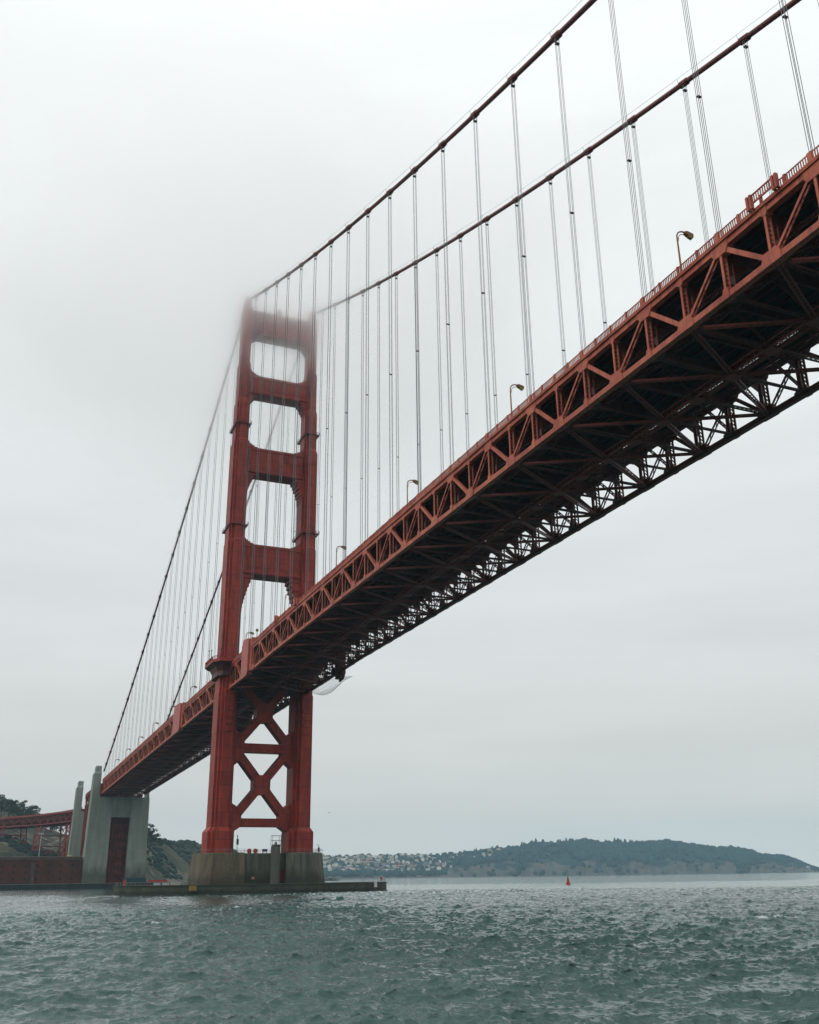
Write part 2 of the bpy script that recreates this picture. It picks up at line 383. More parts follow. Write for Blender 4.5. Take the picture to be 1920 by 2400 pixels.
# bracing below the deck
YB = 2.1
def brace(a, b, w=2.7):
    mb = MB(); mb.beam((a[0], 0, a[1]), (b[0], 0, b[1]), w, YB*2, side=(0, 1, 0) if False else None) if False else None
    A = Vector((a[0], 0, a[1])); B = Vector((b[0], 0, b[1])); d = (B-A).normalized(); n = Vector((-d.z, 0, d.x))
    P = [A-n*w/2, A+n*w/2, B+n*w/2, B-n*w/2]
    mb.loft([[(p.x, -YB, p.z) for p in P], [(p.x, YB, p.z) for p in P]])
    for s in (-1, 1):  # flange lips
        Q = [A-n*w/2, A-n*(w/2-.3), B-n*(w/2-.3), B-n*w/2]; mb.loft([[(p.x, -YB-.12, p.z) for p in Q], [(p.x, YB+.12, p.z) for p in Q]])
        Q = [A+n*w/2, A+n*(w/2-.3), B+n*(w/2-.3), B+n*w/2]; mb.loft([[(p.x, -YB-.12, p.z) for p in Q], [(p.x, YB+.12, p.z) for p in Q]]); break
    return mb
for z0, z1 in ((23.0, 47.5), (47.5, 71.5)):
    zc = (z0+z1)/2
    for sx in (1, -1):
        tp(brace((sx*9.6, z0+.6), (sx*.8, zc-1), 2.6), 'diagonal_brace'); tp(brace((sx*9.6, z1-.6), (sx*.8, zc+1), 2.6), 'diagonal_brace')
    mb = MB(); mb.prism_xz([(-2.9, zc-1.6), (-1.3, zc-3.2), (1.3, zc-3.2), (2.9, zc-1.6), (2.9, zc+1.6), (1.3, zc+3.2), (-1.3, zc+3.2), (-2.9, zc+1.6)], -YB-.2, YB+.2)
    tp(mb, 'gusset_plate')
for z0, z1 in ((21.6, 24.3), (46.0, 49.0)):
    mb = MB(); mb.box(-10.6, 10.6, -YB+.1, YB-.1, z0, z1); mb.box(-10.6, 10.6, -YB-.05, YB+.05, z0+.02, z0+.3); mb.box(-10.6, 10.6, -YB-.05, YB+.05, z1-.3, z1-.02)
    tp(mb, 'horizontal_strut')
for sx in (1, -1):
    for zc, up_, dn in ((23, 5.2, 2.6), (47.5, 5.0, 5.0)):
        mb = MB(); xe = 10.6; xi = 6.7
        poly = [(xe, zc-dn-1.6), (xi+1.6, zc-dn+.4), (xi, zc-dn+2.2), (xi, zc+up_-2.2), (xi+1.9, zc+up_), (xe, zc+up_+1.2)] if dn > 3 else [(xe, 20.1), (xe-1.6, 20.1), (xi, 21.62), (xi, zc+up_-2.4), (xi+1.9, zc+up_), (xe, zc+up_+1.2)]
        mb.prism_xz([(sx*x, z) for x, z in poly], -YB-.3, YB+.3); tp(mb, 'gusset_plate')
# walkway carried round the outside of each leg on a curved dark bracket
for sx in (1, -1):
    def ring(r, z, k=1.0): return [(sx*(13.2+dx*r), dy*r*1.45, z) for dx, dy in ((0, -1), (.72, -.96), (1, -.6), (1, .6), (.72, .96), (0, 1))]
    mb = MB(); mb.loft([ring(5.0, 71.0), ring(4.9, 72.6), ring(5.6, 74.4), ring(6.9, 75.2), ring(7.1, 75.3)])
    b_ = tp(mb, 'walkway_bracket', M_UNDER)
    mb = MB(); mb.loft([ring(7.15, 75.3), ring(7.15, 76.1)])
    bal = tp(mb, 'walkway')
    mb = MB(); L0 = ring(7.05, 76.1); 
    for i in range(5):
        a, b = Vector(L0[i]), Vector(L0[i+1]); n = max(1, int((b-a).length/.4))
        mb.beam(a+Vector((0, 0, 1.25)), b+Vector((0, 0, 1.25)), .14, .12); mb.beam(a+Vector((0, 0, .15)), b+Vector((0, 0, .15)), .1, .1)
        for k in range(n+1): p = a.lerp(b, k/n); mb.beam(p, p+Vector((0, 0, 1.25)), .09, .09)
    tp(mb, 'parapet', M_TOWER, bal)
    for (x, y, h) in ((19.5, -4.5, 5.2), (19.2, -1.6, 4.9), (17.4, 5.2, 4.2)):
        mb = MB(); mb.tube([(sx*x, y, 76.1), (sx*x, y, 76.1+h)], .09, 6); mb.box(sx*x-.2, sx*x+.2, y-.2, y+.2, 76.05+h, 76.4+h)
        tp(mb, 'marker_post', M_DARK, bal)

# ---- stiffening trusses
def add_part(mb, name, m, parent, smooth=False): return mb.build(name, m, parent, smooth)
def gusset_hex(mb, x, y, z, a, h, up=True):
    s = 1 if up else -1
    mb.prism_yz([(y-a*1.2, z-s*.47), (y+a*1.2, z-s*.47), (y+a*1.2, z+s*.42), (y+a*.75, z+s*h), (y-a*.75, z+s*h), (y-a*1.2, z+s*.42)], x-.5, x+.5)
def build_span(name, label, nodes, bottom0, mat, rail_sides=(1, -1), detail=True, group=None):
    """nodes: panel points (y); a 'bottom' node carries the diagonals' feet, alternating"""
    root = thing(name, label, 'bridge deck', group)
    ya, yb = min(nodes), max(nodes); dirn = 1 if nodes[-1] > nodes[0] else -1
    ctr = Vector((0, 0, 0))
    mat0 = mat
    for sx in (1, -1):
        x = sx*CX; mat = mat0 if sx > 0 or mat0 is not M_TRUSS else M_TRUSSW  # far truss takes the darker copy with its shade painted in
        for nm, zf in (('bottom_chord', zb), ('top_chord', zt)):
            mb = MB()
            for a, b in zip(nodes[:-1], nodes[1:]): mb.beam((x, a, zf(a)), (x, b, zf(b)), .85, .82 if nm == 'bottom_chord' else .8, (1, 0, 0))
            add_part(mb, nm, mat, root)
        for i, y in enumerate(nodes):
            isb = ((i + bottom0) % 2 == 0)
            mb = MB()
            for e in (-.37, .37): mb.box(x+e-.07, x+e+.07, y-.19, y+.19, zb(y)+.3, zt(y)-.3)
            for q in range(9): z_ = zb(y)+.9+q*.65; mb.beam((x-.32, y, z_), (x+.32, y, z_+.5), .2, .05, (0, 1, 0))
            v = add_part(mb, 'vertical', mat, root)
            mb = MB()
            if isb: gusset_hex(mb, x, y, zb(y), 1.25, 1.35)
            else: gusset_hex(mb, x, y, zt(y), 1.25, 1.25, False); 
            add_part(mb, 'gusset', mat, root)
            mb = MB()
            if isb: gusset_hex(mb, x, y, zt(y), .45, .8, False)
            else: gusset_hex(mb, x, y, zb(y), .45, .95)
            add_part(mb, 'splice_plate', mat, v)
            if i+1 < len(nodes):
                y2 = nodes[i+1]
                a, b = ((x, y, zb(y)), (x, y2, zt(y2))) if isb else ((x, y, zt(y)), (x, y2, zb(y2)))
                wide = (isb == (dirn < 0))
                mb = MB(); wd = .62 if wide else .36
                if detail:
                    mb.beam((a[0]+.36, a[1], a[2]), (b[0]+.36, b[1], b[2]), .1, wd, (1, 0, 0)); mb.beam((a[0]-.2, a[1], a[2]), (b[0]-.2, b[1], b[2]), .1, wd*.7, (1, 0, 0))
                    L = 9; A = Vector(a); B = Vector(b)
                    for k in range(L):
                        p, q = A.lerp(B, k/L), A.lerp(B, (k+1)/L); e = .2 if k % 2 else -.2
                        mb.beam((p.x+e, p.y, p.z), (q.x-e, q.y, q.z), .12, .05)
                else: mb.beam(a, b, .7, wd, (1, 0, 0))
                add_part(mb, 'diagonal', mat, root)
    mat = mat0
    # floor
    mb = MB()
    for a, b in zip(nodes[:-1], nodes[1:]):
        for x0, x1, dz, th in ((-9.5, 9.5, .55, .25), (9.5, 13.9, .75, .18), (-13.2, -10.45, .75, .18)):
            P = [(x0, a, zt(a)+dz-th), (x1, a, zt(a)+dz-th), (x1, b, zt(b)+dz-th), (x0, b, zt(b)+dz-th), (x0, a, zt(a)+dz), (x1, a, zt(a)+dz), (x1, b, zt(b)+dz), (x0, b, zt(b)+dz)]
            mb.quad_box(P)
    add_part(mb, 'roadway_slab', M_ROAD, root)
    for x0 in [-8.2, -6.2, -4.1, -2, 0, 2, 4.1, 6.2, 8.2, 10.3, 12.2, -10.3, -12.2]:
        mb = MB()
        for a, b in zip(nodes[:-1], nodes[1:]): mb.beam((x0, a, zt(a)+.0), (x0, b, zt(b)+.0), .22, .55, (1, 0, 0))
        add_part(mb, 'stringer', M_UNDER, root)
    for i, y in enumerate(nodes):
        mb = MB(); z = zt(y)-1.15
        mb.box(-13.3, 13.3, y-.06, y+.06, z-.8, z+.8); mb.box(-13.3, 13.3, y-.22, y+.22, z-.9, z-.8); mb.box(-13.3, 13.3, y-.22, y+.22, z+.8, z+.9)
        for k in range(-6, 7): mb.box(k*2-.06, k*2+.06, y-.2, y+.2, z-.8, z+.8)
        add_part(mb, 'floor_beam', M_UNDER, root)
        isb = ((i + bottom0) % 2 == 0)
        mb = MB()
        mb.laced((-13.2, y, zb(y)), (13.2, y, zb(y)), .7 if isb else .5, .25, (0, 1, 0), pitch=.8)
        for sx in (1, -1):
            mb.prism_xz([(sx*13.3, zt(y)-4.0), (sx*13.3, zt(y)-2.0), (sx*9.6, zt(y)-2.0)], y-.07, y+.07)
            mb.prism_xz([(sx*13.3, zb(y)+.2), (sx*11.9, zb(y)+.2), (sx*12.2, zb(y)+1.5), (sx*13.3, zb(y)+2.1)], y-.06, y+.06)
            mb.prism_xz([(sx*7.3, zt(y)-1.9), (sx*5.1, zt(y)-1.9), (sx*5.4, zt(y)-2.9), (sx*7.0, zt(y)-2.9)], y-.1, y+.1)
            mb.laced((sx*13.2, y, zb(y)+.3), (sx*6.2, y, zt(y)-2.0), .55, .22, (0, 0, 1), pitch=.7)
            mb.laced((sx*6.2, y, zt(y)-2.0), (0, y, zb(y)+.3), .5, .2, (0, 0, 1), pitch=.7)
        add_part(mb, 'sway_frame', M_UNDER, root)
        if y < 290 and abs(y) < 120 or y > 120:
            for sx in (1, -1):
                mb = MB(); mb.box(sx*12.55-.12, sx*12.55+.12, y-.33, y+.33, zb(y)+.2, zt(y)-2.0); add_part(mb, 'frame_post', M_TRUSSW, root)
    for x0 in (-10.4, 10.4, -6.6, 6.6):
        mb = MB(); dz = -2.3 if abs(x0) > 8 else -2.7
        for a, b in zip(nodes[:-1], nodes[1:]): mb.laced((x0, a, zt(a)+dz), (x0, b, zt(b)+dz), .8, .2, (0, 0, 1), bar=.12, pitch=.9)
        add_part(mb, 'longitudinal_strut', M_UNDER, root)
    for y in nodes:
        z_ = zb(y)
        for sx in (1, -1):
            gp_ = MB(); L_ = [(sx*13.4, y-1.7), (sx*12.3, y-1.2), (sx*11.7, y), (sx*12.3, y+1.2), (sx*13.4, y+1.7)]
            gp_.loft([[(x, q, z_-.08) for x, q in L_], [(x, q, z_-.02) for x, q in L_]]); add_part(gp_, 'bracing_plate', M_UNDER, root)
        gp_ = MB(); L_ = [(-1.15, y), (-.75, y+1.0), (.75, y+1.0), (1.15, y), (.75, y-1.0), (-.75, y-1.0)]
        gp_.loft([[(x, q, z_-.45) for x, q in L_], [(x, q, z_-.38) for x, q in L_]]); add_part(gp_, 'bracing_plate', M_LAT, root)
    lat = MB()
    for i, (a, b) in enumerate(zip(nodes[:-1], nodes[1:])):
        lat.laced((0, a, zb(a)-.1), (0, b, zb(b)-.1), 1.5, .3, (1, 0, 0), bar=.17, pitch=1.25); lat.laced((0, a, zb(a)+.9), (0, b, zb(b)+.9), 1.5, .25, (1, 0, 0), bar=.17, pitch=1.25)
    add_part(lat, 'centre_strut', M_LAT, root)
    for i in range(0, len(nodes)-2, 2):
        j = i if (bottom0 == 0) else i+1
        if j+2 >= len(nodes)+0: break
        for sx in (1, -1):
            a, c, b = nodes[j], nodes[j+1], nodes[j+2]
            for e, f in ((a, c), (b, c)):
                mb = MB(); mb.laced((sx*13.2, e, zb(e)-.05), (0, f, zb(f)-.05), .75, .28, None, bar=.12, pitch=.85)
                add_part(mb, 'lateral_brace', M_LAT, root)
    # fascia and railing
    for sx in rail_sides:
        x = sx*14.15
        mb = MB()
        for a, b in zip(nodes[:-1], nodes[1:]):
            mb.beam((x, a, zt(a)+.5), (x, b, zt(b)+.5), .5, .24, (1, 0, 0))
            mb.beam((x+sx*.2, a, zt(a)+.72), (x+sx*.2, b, zt(b)+.72), .16, .26, (1, 0, 0))
        fa = add_part(mb, 'walkway_fascia', mat, root)
        mb = MB(); xr = sx*14.2
        n = int(round((yb-ya)/.345)); 
        for a, b in zip(nodes[:-1], nodes[1:]):
            mb.beam((xr, a, zt(a)+1.95), (xr, b, zt(b)+1.95), .13, .1, (1, 0, 0)); mb.beam((xr, a, zt(a)+.92), (xr, b, zt(b)+.92), .08, .08, (1, 0, 0))
        for k in range(n+1):
            y = ya + (yb-ya)*k/n
            if sx > 0 and 264.7 < y < 269.3: continue
            mb.box(xr-.05, xr+.05, y-.055, y+.055, zt(y)+.9, zt(y)+1.92)
        rl = add_part(mb, 'railing', mat, root)
        n = int(round((yb-ya)/3.81))
        for k in range(n+1):
            y = ya + (yb-ya)*k/n; w = .34 if k % 4 == 2 else .16
            mb = MB(); mb.box(xr-.14, xr+.14, y-w, y+w, zt(y)+.8, zt(y)+2.08); add_part(mb, 'railing_post', mat, rl)
    return root
main_nodes = [7.13 + 7.62*k for k in range(49)]
side_nodes = [-(7.13 + 7.62*k) for k in range(45)]
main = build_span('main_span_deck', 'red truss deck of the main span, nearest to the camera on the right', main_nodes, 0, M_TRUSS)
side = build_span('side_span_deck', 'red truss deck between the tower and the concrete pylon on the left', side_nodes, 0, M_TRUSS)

# expansion-joint housings with worn pink faces
def housing(root, y0, y1, zlo, zhi, m=M_PANEL, sx=1, x0=14.45, x1=15.0):
    mb = MB(); a, b = sorted((sx*x0, sx*x1))
    mb.prism_yz([(y0, zlo-.4), (y1-1, zlo), (y1, zlo+1.2), (y1, zhi-.4), (y1-1.2, zhi), (y0+2.0, zhi+.6), (y0, zhi-1.4)], a, b)
    add_part(mb, 'joint_cover', m, root)
    mb = MB(); a, b = sorted((sx*13.1, sx*14.4)); mb.box(a, b, y1-.2, y1+2.2, zlo+1.0, zhi-.3); mb.box(a, b, y0+.2, y1-.2, zlo+.3, zhi-.4)
    add_part(mb, 'joint_housing', m if m is not M_PANEL else M_TRUSS, root)
housing(main, 25.6, 34.2, 66.3, 78.2)
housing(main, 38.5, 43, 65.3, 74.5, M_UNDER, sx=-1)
housing(side, -93, -78, 63.6, 75.2)
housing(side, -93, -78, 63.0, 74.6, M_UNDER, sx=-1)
mb = MB(); mb.box(-9.4, 9.4, -7.0, 7.0, zt(0)+.3, zt(0)+.55); mb.box(-13.9, -10.5, -8.5, 8.5, zt(0)-1.9, zt(0)-1.7); mb.box(10.5, 13.9, -8.5, 8.5, zt(0)-1.9, zt(0)-1.7)
for y in (-6, -3, 0, 3, 6): mb.box(-10.4, 10.4, y-.15, y+.15, zt(0)-1.9, zt(0)+.28)
for x in (-9.6, 9.6): mb.box(x-.2, x+.2, -7, 7, zb(0), zt(0)+.3)
add_part(mb, 'tower_crossing', M_UNDER, main)
# raised railing bay on the main span
mb = MB()
ya, yb = 264.7, 269.3
mb.beam((14.75, ya, zt(ya)+2.45), (14.75, yb, zt(yb)+2.45), .16, .14, (1, 0, 0)); mb.beam((14.75, ya, zt(ya)+1.3), (14.75, yb, zt(yb)+1.3), .14, .14, (1, 0, 0))
for k in range(14): y = ya+(yb-ya)*k/13; mb.box(14.7, 14.8, y-.055, y+.055, zt(y)+1.3, zt(y)+2.45)
for y in (ya, ya+.5, yb-.5, yb): mb.box(14.5, 14.95, y-.16, y+.16, zt(y)+.7, zt(y)+2.62)
add_part(mb, 'raised_railing', M_TRUSS, main)
mb = MB()
for (y, a) in ((83.5, .9), (64.0, .7)): mb.box(14.3, 14.9, y-a, y+a, zt(y)+.9, zt(y)+2.8); mb.box(14.25, 14.6, y+a, y+a+1.2, zt(y)+.9, zt(y)+2.4)
add_part(mb, 'service_cabinet', M_TRUSS, main)

# netting slung under the walkway by the far leg
mb = MB()
def netp(u, v):
    y = 9 + 33*u; x = -13.6 - 4.4*math.sin(v*math.pi*.5); z = 66.9 - 2.6*math.sin(v*math.pi)*math.sin(math.pi*min(1, u*1.15+.1))-.6*u
    return (x, y, z)
for i in range(25):
    for j in range(8):
        u0, v0 = i/24, j/8
        mb.beam(netp(u0, v0), netp(u0, (j+1)/8), .05, .05)
        if i < 24: mb.beam(netp(u0, v0), netp((i+1)/24, v0), .05, .05)
net = mb.build('safety_net', M_NET); tag(net, 'pale safety net slung under the deck beside the farther tower leg', 'net')

# ---- cables with bands, hangers and hand ropes
HY = [14.75+15.24*k for k in range(24)] + [-(14.75+15.24*k) for k in range(22)]
def build_cable(sx, label):
    root = thing('main_cable', label, 'cable', 'main cables of the bridge', loc=(0, 0, 0))
    x = sx*CX
    ys = list(np.arange(-345, 0, 7.5)) + list(np.arange(0, 382, 7.5))
    mb = MB(); mb.tube([(x, y, cable_z(y)) for y in ys], .47, 12); add_part(mb, 'cable', M_CABLE, root, True)
    for e in (-1, 1):
        mb = MB(); mb.tube([(x+e*.62, y, cable_z(y)+1.35) for y in ys], .035, 4); add_part(mb, 'hand_rope', M_ROPE, root)
    for y in HY:
        z = cable_z(y); sl = (cable_z(y+.5)-cable_z(y-.5)); d = Vector((0, 1, sl)).normalized(); p = Vector((x, y, z))
        mb = MB(); mb.tube([p-d*1.15, p-d*.9, p+d*.9, p+d*1.15], [.5, .68, .68, .5], 12)
        for k in range(-2, 3):
            q = p+d*.4*k; mb.box(x-.12, x+.12, q.y-.09, q.y+.09, q.z+.5, q.z+.82); mb.box(x-.1, x+.1, q.y-.07, q.y+.07, q.z-.86, q.z-.5)
        band = add_part(mb, 'cable_band', M_CABLE, root)
        mb = MB()
        for e in (-1, 1): mb.beam((x+e*.55, y-.9, z-.9*sl+.2), (x+e*.62, y-1.0, z-.9*sl+1.4), .05, .05)
        add_part(mb, 'rope_post', M_DARK, band)
        zd = zt(y)+.4
        if z-zd < 3: continue
        mb = MB(); r = .042
        for ex in (-.30, .30):
            for ey in (-.16, .16):
                mb.tube([(x+ex*1.5, y+ey, z+.3), (x+ex, y+ey, z-1.7), (x+ex, y+ey, zd)], r, 5, cap=False)
        h = add_part(mb, 'hanger', M_ROPE, root)
        mb = MB(); mb.box(x-.36, x+.36, y-.24, y+.24, z-1.85, z-1.6)
        if z-zd > 35: zz = zd+(z-zd)*.42; mb.box(x-.33, x+.33, y-.19, y+.19, zz, zz+.12)
        add_part(mb, 'rope_clamp', M_DARK, h)
    return root
build_cable(1, 'nearer main cable with its hangers, the upper of the two in the picture')
build_cable(-1, 'farther main cable with its hangers, the lower of the two in the picture')

# ---- street lamps
def lamp_proto():
    root = thing('street_lamp', '', 'street lamp', 'amber lamps along the bridge walkway')
    mb = MB(); mb.tube([(0, 0, 0), (0, 0, .4), (0, 0, .5), (0, 0, 6.3)], [.2, .2, .15, .11], 8)
    pts = [(0, 0, 6.3)] + [(-1.15+1.15*math.cos(a), 0, 6.3+.95*math.sin(a)) for a in [k*math.pi/12 for k in range(1, 8)]]
    mb.tube(pts, .10, 8); pole = mb.build('pole', M_YEL, root, True)
    mb = MB(); mb.tube([(-.15, 0, 5.7)] + [(-1.1+.85*math.cos(a), 0, 6.1+.75*math.sin(a)) for a in [k*math.pi/12 for k in range(1, 8)]], .05, 6); mb.build('brace_rod', M_YEL, root, True)
    mb = MB(); mb.loft([[(-1.3, -.16, 7.02), (-1.3, .16, 7.02), (-1.3, .16, 7.32), (-1.3, -.16, 7.32)], [(-1.7, -.3, 6.86), (-1.7, .3, 6.86), (-1.7, .3, 7.36), (-1.7, -.3, 7.36)],
                        [(-2.6, -.34, 6.66), (-2.6, .34, 6.66), (-2.6, .34, 7.15), (-2.6, -.34, 7.15)]])
    hd = mb.build('lamp_head', M_YEL, root)
    mb = MB(); mb.quad_box([(-1.85, -.25, 6.70), (-2.5, -.28, 6.53), (-2.5, .28, 6.53), (-1.85, .25, 6.70), (-1.85, -.25, 6.84), (-2.5, -.28, 6.68), (-2.5, .28, 6.68), (-1.85, .25, 6.84)]); mb.build('lens', M_LENS, hd)
    return root
LAMPY = [21.9-45.72*k for k in range(8)][::-1] + [67.6, 113.2, 158.9, 204.4, 250.2, 296, 341.7]
proto = lamp_proto(); first = True
names = {250.2: 'amber walkway lamp nearest the camera, beside the big truss panels on the right', 204.4: 'amber walkway lamp second from the right above the main span',
         158.9: 'amber walkway lamp third from the right above the main span', 113.2: 'amber walkway lamp between the tower and the middle of the main span deck',
         67.6: 'walkway lamp seen through the lowest portal opening of the tower', 21.9: 'walkway lamp standing over the pink joint cover beside the tower',
         296: 'walkway lamp just beyond the right edge of the picture', 341.7: 'walkway lamp well beyond the right edge of the picture'}
ordn = ['first', 'second', 'third', 'fourth', 'fifth', 'sixth', 'seventh', 'eighth', 'ninth', 'tenth']
k = 0
for y in sorted(LAMPY, reverse=True):
    if -6 < y < 6: continue
    o = proto if first else copy_tree(proto); first = False
    o.location = (12.9, y, zt(y)+.75); o.scale = (1.0, 1.0, 1.12)
    if y in names: o['label'] = names[y]
    elif abs(y-21.9) < .1: o['label'] = names[21.9]
    else: o['label'] = f'small walkway lamp on the side span, {ordn[k]} to the left of the tower'; k += 1
# short signal post with round head by the joint
t_ = thing('signal_post', 'short walkway post with a round head right of the pink joint cover', 'post', loc=(12.9, 36.4, zt(36.4)+.75))
mb = MB(); mb.tube([(0, 0, 0), (0, 0, 4.6)], .09, 8); mb.build('post', M_DARK, t_)
mb = MB(); mb.loft([[(r*math.cos(a), r*math.sin(a), z) for a in [q*math.pi/4 for q in range(8)]] for z, r in ((4.5, .2), (4.7, .42), (5.1, .48), (5.4, .3), (5.5, .1))]); mb.build('round_head', M_YEL, t_, True)

# ------------------------------------------------------------------ concrete pier and fender
pier = thing('tower_pier', 'stained grey-brown concrete pier carrying the red tower', 'pier', loc=(0, 0, 3.6))
def pp(mb, name, m, parent=None):
    o = mb.build(name, m); o.parent = parent or pier
    if parent is None: o.location = (0, 0, -3.6)
    return o
def blockpoly(x0, x1, hy, c): return [(x0, -hy), (x1-c, -hy), (x1, -hy+c), (x1, hy-c), (x1-c, hy), (x0, hy)]
for sx in (1, -1):
    mb = MB(); loops = []
    for z, g in ((3.2, .9), (5, .75), (12.4, .1), (13.0, .0), (13.3, -.35)):
        loops.append([(sx*x, y, z) for x, y in blockpoly(7.0-g*.2, 20.4+g, 10.2+g, 3.2)])
    mb.loft(loops); o = pp(mb, 'pier_block', M_PIERE if sx > 0 else M_PIER)
    o['label'] = 'rust-streaked left block of the pier' if sx > 0 else 'mossy right block of the pier'
mb = MB(); mb.box(-6.9, 6.9, -8.6, 8.6, 3.2, 13.1); pp(mb, 'recessed_wall', M_PIER)
mb = MB(); mb.box(-4.8, -2.2, 8.5, 10.8, 3.2, 15.2)
for i in range(5): mb.box(-4.75+i*.52, -4.5+i*.52, 8.6, 10.7, 15.2, 15.75)
col = pp(mb, 'buttress', M_PYLOND)
mb = MB()
for x in (-4.9, -2.1):
    for y in (8.6, 10.6): mb.beam((x, y, 15.2), (x, y, 18.6), .12, .12)
for z in (18.5, 17.0): 
    for a, b in (((-4.9, 8.6), (-2.1, 8.6)), ((-4.9, 10.6), (-2.1, 10.6)), ((-4.9, 8.6), (-4.9, 10.6)), ((-2.1, 8.6), (-2.1, 10.6))): mb.beam((*a, z), (*b, z), .12, .12)
mb.tube([(-3.5, 9.6, 15.5), (-3.5, 9.6, 16.6)], .45, 8); mb.box(-4.2, -2.8, 9.2, 10.0, 15.3, 15.7)
pp(mb, 'light_cage', M_GALV, col)
mb = MB(); mb.box(-7.0, -5.0, 8.7, 9.0, 4.2, 8.0); mb.box(-6.95, -5.9, 9.0, 9.15, 4.2, 7.8); pp(mb, 'door', flat('dull_red_door', (.12, .014, .016), .7))
mb = MB(); mb.box(3.0, 4.0, 8.7, 8.95, 5.1, 5.9); pp(mb, 'sign_plate', flat('faded_sign', (.42, .2, .17)))
# rail round the pier top
mb = MB(); loop = [(21.2, 7.0), (18, 10.2), (7, 10.2), (6.6, 8.5), (-6.6, 8.5), (-7, 10.2), (-17.2, 10.2), (-20.6, 7.0), (-20.6, -7), (-17.2, -10.2), (17.5, -10.2), (20.6, -7), (21.2, 7)]
for (a, b), (c, d) in zip(loop[:-1], loop[1:]):
    for z in (13.9, 14.35): mb.beam((a, b, z), (c, d, z), .06, .06)
    n = max(1, int(math.hypot(c-a, d-b)/2))
    for k in range(n+1): mb.beam((a+(c-a)*k/n, b+(d-b)*k/n, 13.1), (a+(c-a)*k/n, b+(d-b)*k/n, 14.4), .07, .07)
pp(mb, 'guard_rail', M_GALV)
def small(name, label, cat, build, mat, loc, group=None, smooth=False):
    mb = MB(); build(mb); o = mb.build(name, mat, None, smooth); o.location = loc; tag(o, label, cat, group); return o
def floatring(mb):
    mb.loft([[(r*math.cos(a), y, .75+r*math.sin(a)) for a in [q*math.pi/6 for q in range(12)]] for y, r in ((-.35, .45), (-.25, .72), (.25, .72), (.35, .45))]); mb.box(-.5, .5, -.25, .25, 0, .3)
small('life_float', 'round orange life float on the pier top, nearer the left tower leg', 'life float', floatring, M_ORANGE, (4.9, 8.0, 13.1), 'orange floats on the pier')
small('life_float', 'round orange life float on the pier top, nearer the cage light', 'life float', floatring, M_ORANGE, (2.9, 8.0, 13.1), 'orange floats on the pier')
small('equipment_box', 'dark low equipment box on the pier top left of the cage light', 'box', lambda m: (m.box(-.8, .8, -.3, .3, .5, 1.3), m.box(-.7, -.6, -.3, .3, 0, .5), m.box(.6, .7, -.3, .3, 0, .5)), M_DARK, (-.3, 8.0, 13.1))
small('navigation_post', 'dark instrument post on the pier beside the left tower leg', 'post', lambda m: (m.tube([(0, 0, 0), (0, 0, 5.2)], .09, 6), m.box(-.4, .25, -.25, .25, 2.6, 4.4), m.box(-.15, .15, -.15, .15, 4.9, 5.5)), M_DARK, (9.3, 9.2, 13.1))
small('navigation_post', 'little mast with a dark fitting at the right corner of the pier', 'post', lambda m: (m.tube([(0, 0, 0), (0, 0, 2.6)], .09, 6), m.box(-.3, .3, -.25, .25, .3, 1.7), m.beam((0, 0, 2.0), (.7, 0, 2.8), .07, .07)), M_DARK, (-19.4, 6.5, 13.2))

# fender: low oval wall round the pier
fender = thing('pier_fender', 'long low mossy oval fender wall standing in the water round the pier', 'fender wall', loc=(0, 0, 0))
def oval(a, b, z, n=96): return [(a*math.cos(2*math.pi*k/n), b*math.sin(2*math.pi*k/n), z+.05*math.sin(k*2.3)*(z > 3)) for k in range(n)]
mb = MB(); mb.loft([oval(46.1, 24.0, -3), oval(46.1, 24.0, .9), oval(45.7, 23.6, 1.3), oval(45.7, 23.6, 3.55)])
pf = mb.build('wall', M_FEND, fender)
mb = MB(); mb.loft([oval(45.95, 23.85, 3.5), oval(45.95, 23.85, 3.75)]); mb.build('coping', M_PIER, fender)
mb = MB(); 
for k in range(96):
    a = 2*math.pi*k/96
    if math.cos(a) < -.45 or math.cos(a) > .55:
        p = Vector((45.2*math.cos(a), 23.1*math.sin(a), 3.7)); mb.beam(p, p+Vector((0, 0, 1.0)), .07, .07)
        b = 2*math.pi*(k+1)/96; q = Vector((45.2*math.cos(b), 23.1*math.sin(b), 3.7))
        if math.cos(b) < -.45: mb.beam(p+Vector((0, 0, .95)), q+Vector((0, 0, .95)), .05, .05)
mb.build('guard_rail', M_GALV, fender)
mb = MB(); mb.box(-1.0, 1.0, 22.9, 24.3, 2.2, 3.6); o = mb.build('mooring_bracket', flat('ochre_steel', (.24, .16, .05)), fender); o.location = (25.0, -3.4, -.1)
small('notice_board', 'small white notice board on the right end of the oval fender', 'notice board', lambda m: (m.box(-.5, .5, -.08, .08, -.9, 1.1), m.box(-.1, .1, -.1, .05, 1.1, 1.5)), M_WHITE, (-36.7, 14.9, 3.1))
small('marker_post', 'dark red-brown marker post near the right tip of the fender', 'post', lambda m: (m.tube([(0, 0, 0), (0, 0, 1.8)], .14, 8), m.box(-.3, .3, -.2, .2, .8, 1.6)), M_REDP, (-42.5, 5.5, 3.7))
small('marker_post', 'bright orange marker figure-shaped post on the left end of the fender', 'post', lambda m: (m.box(-.3, .3, -.25, .25, 0, .9), m.tube([(0, 0, .9), (0, 0, 1.5)], .22, 8), m.box(-.5, .5, -.12, .12, 1.1, 1.45), m.tube([(0, 0, 1.5), (0, 0, 1.9)], .2, 8)), M_ORANGE, (42.2, -2.0, 3.75))
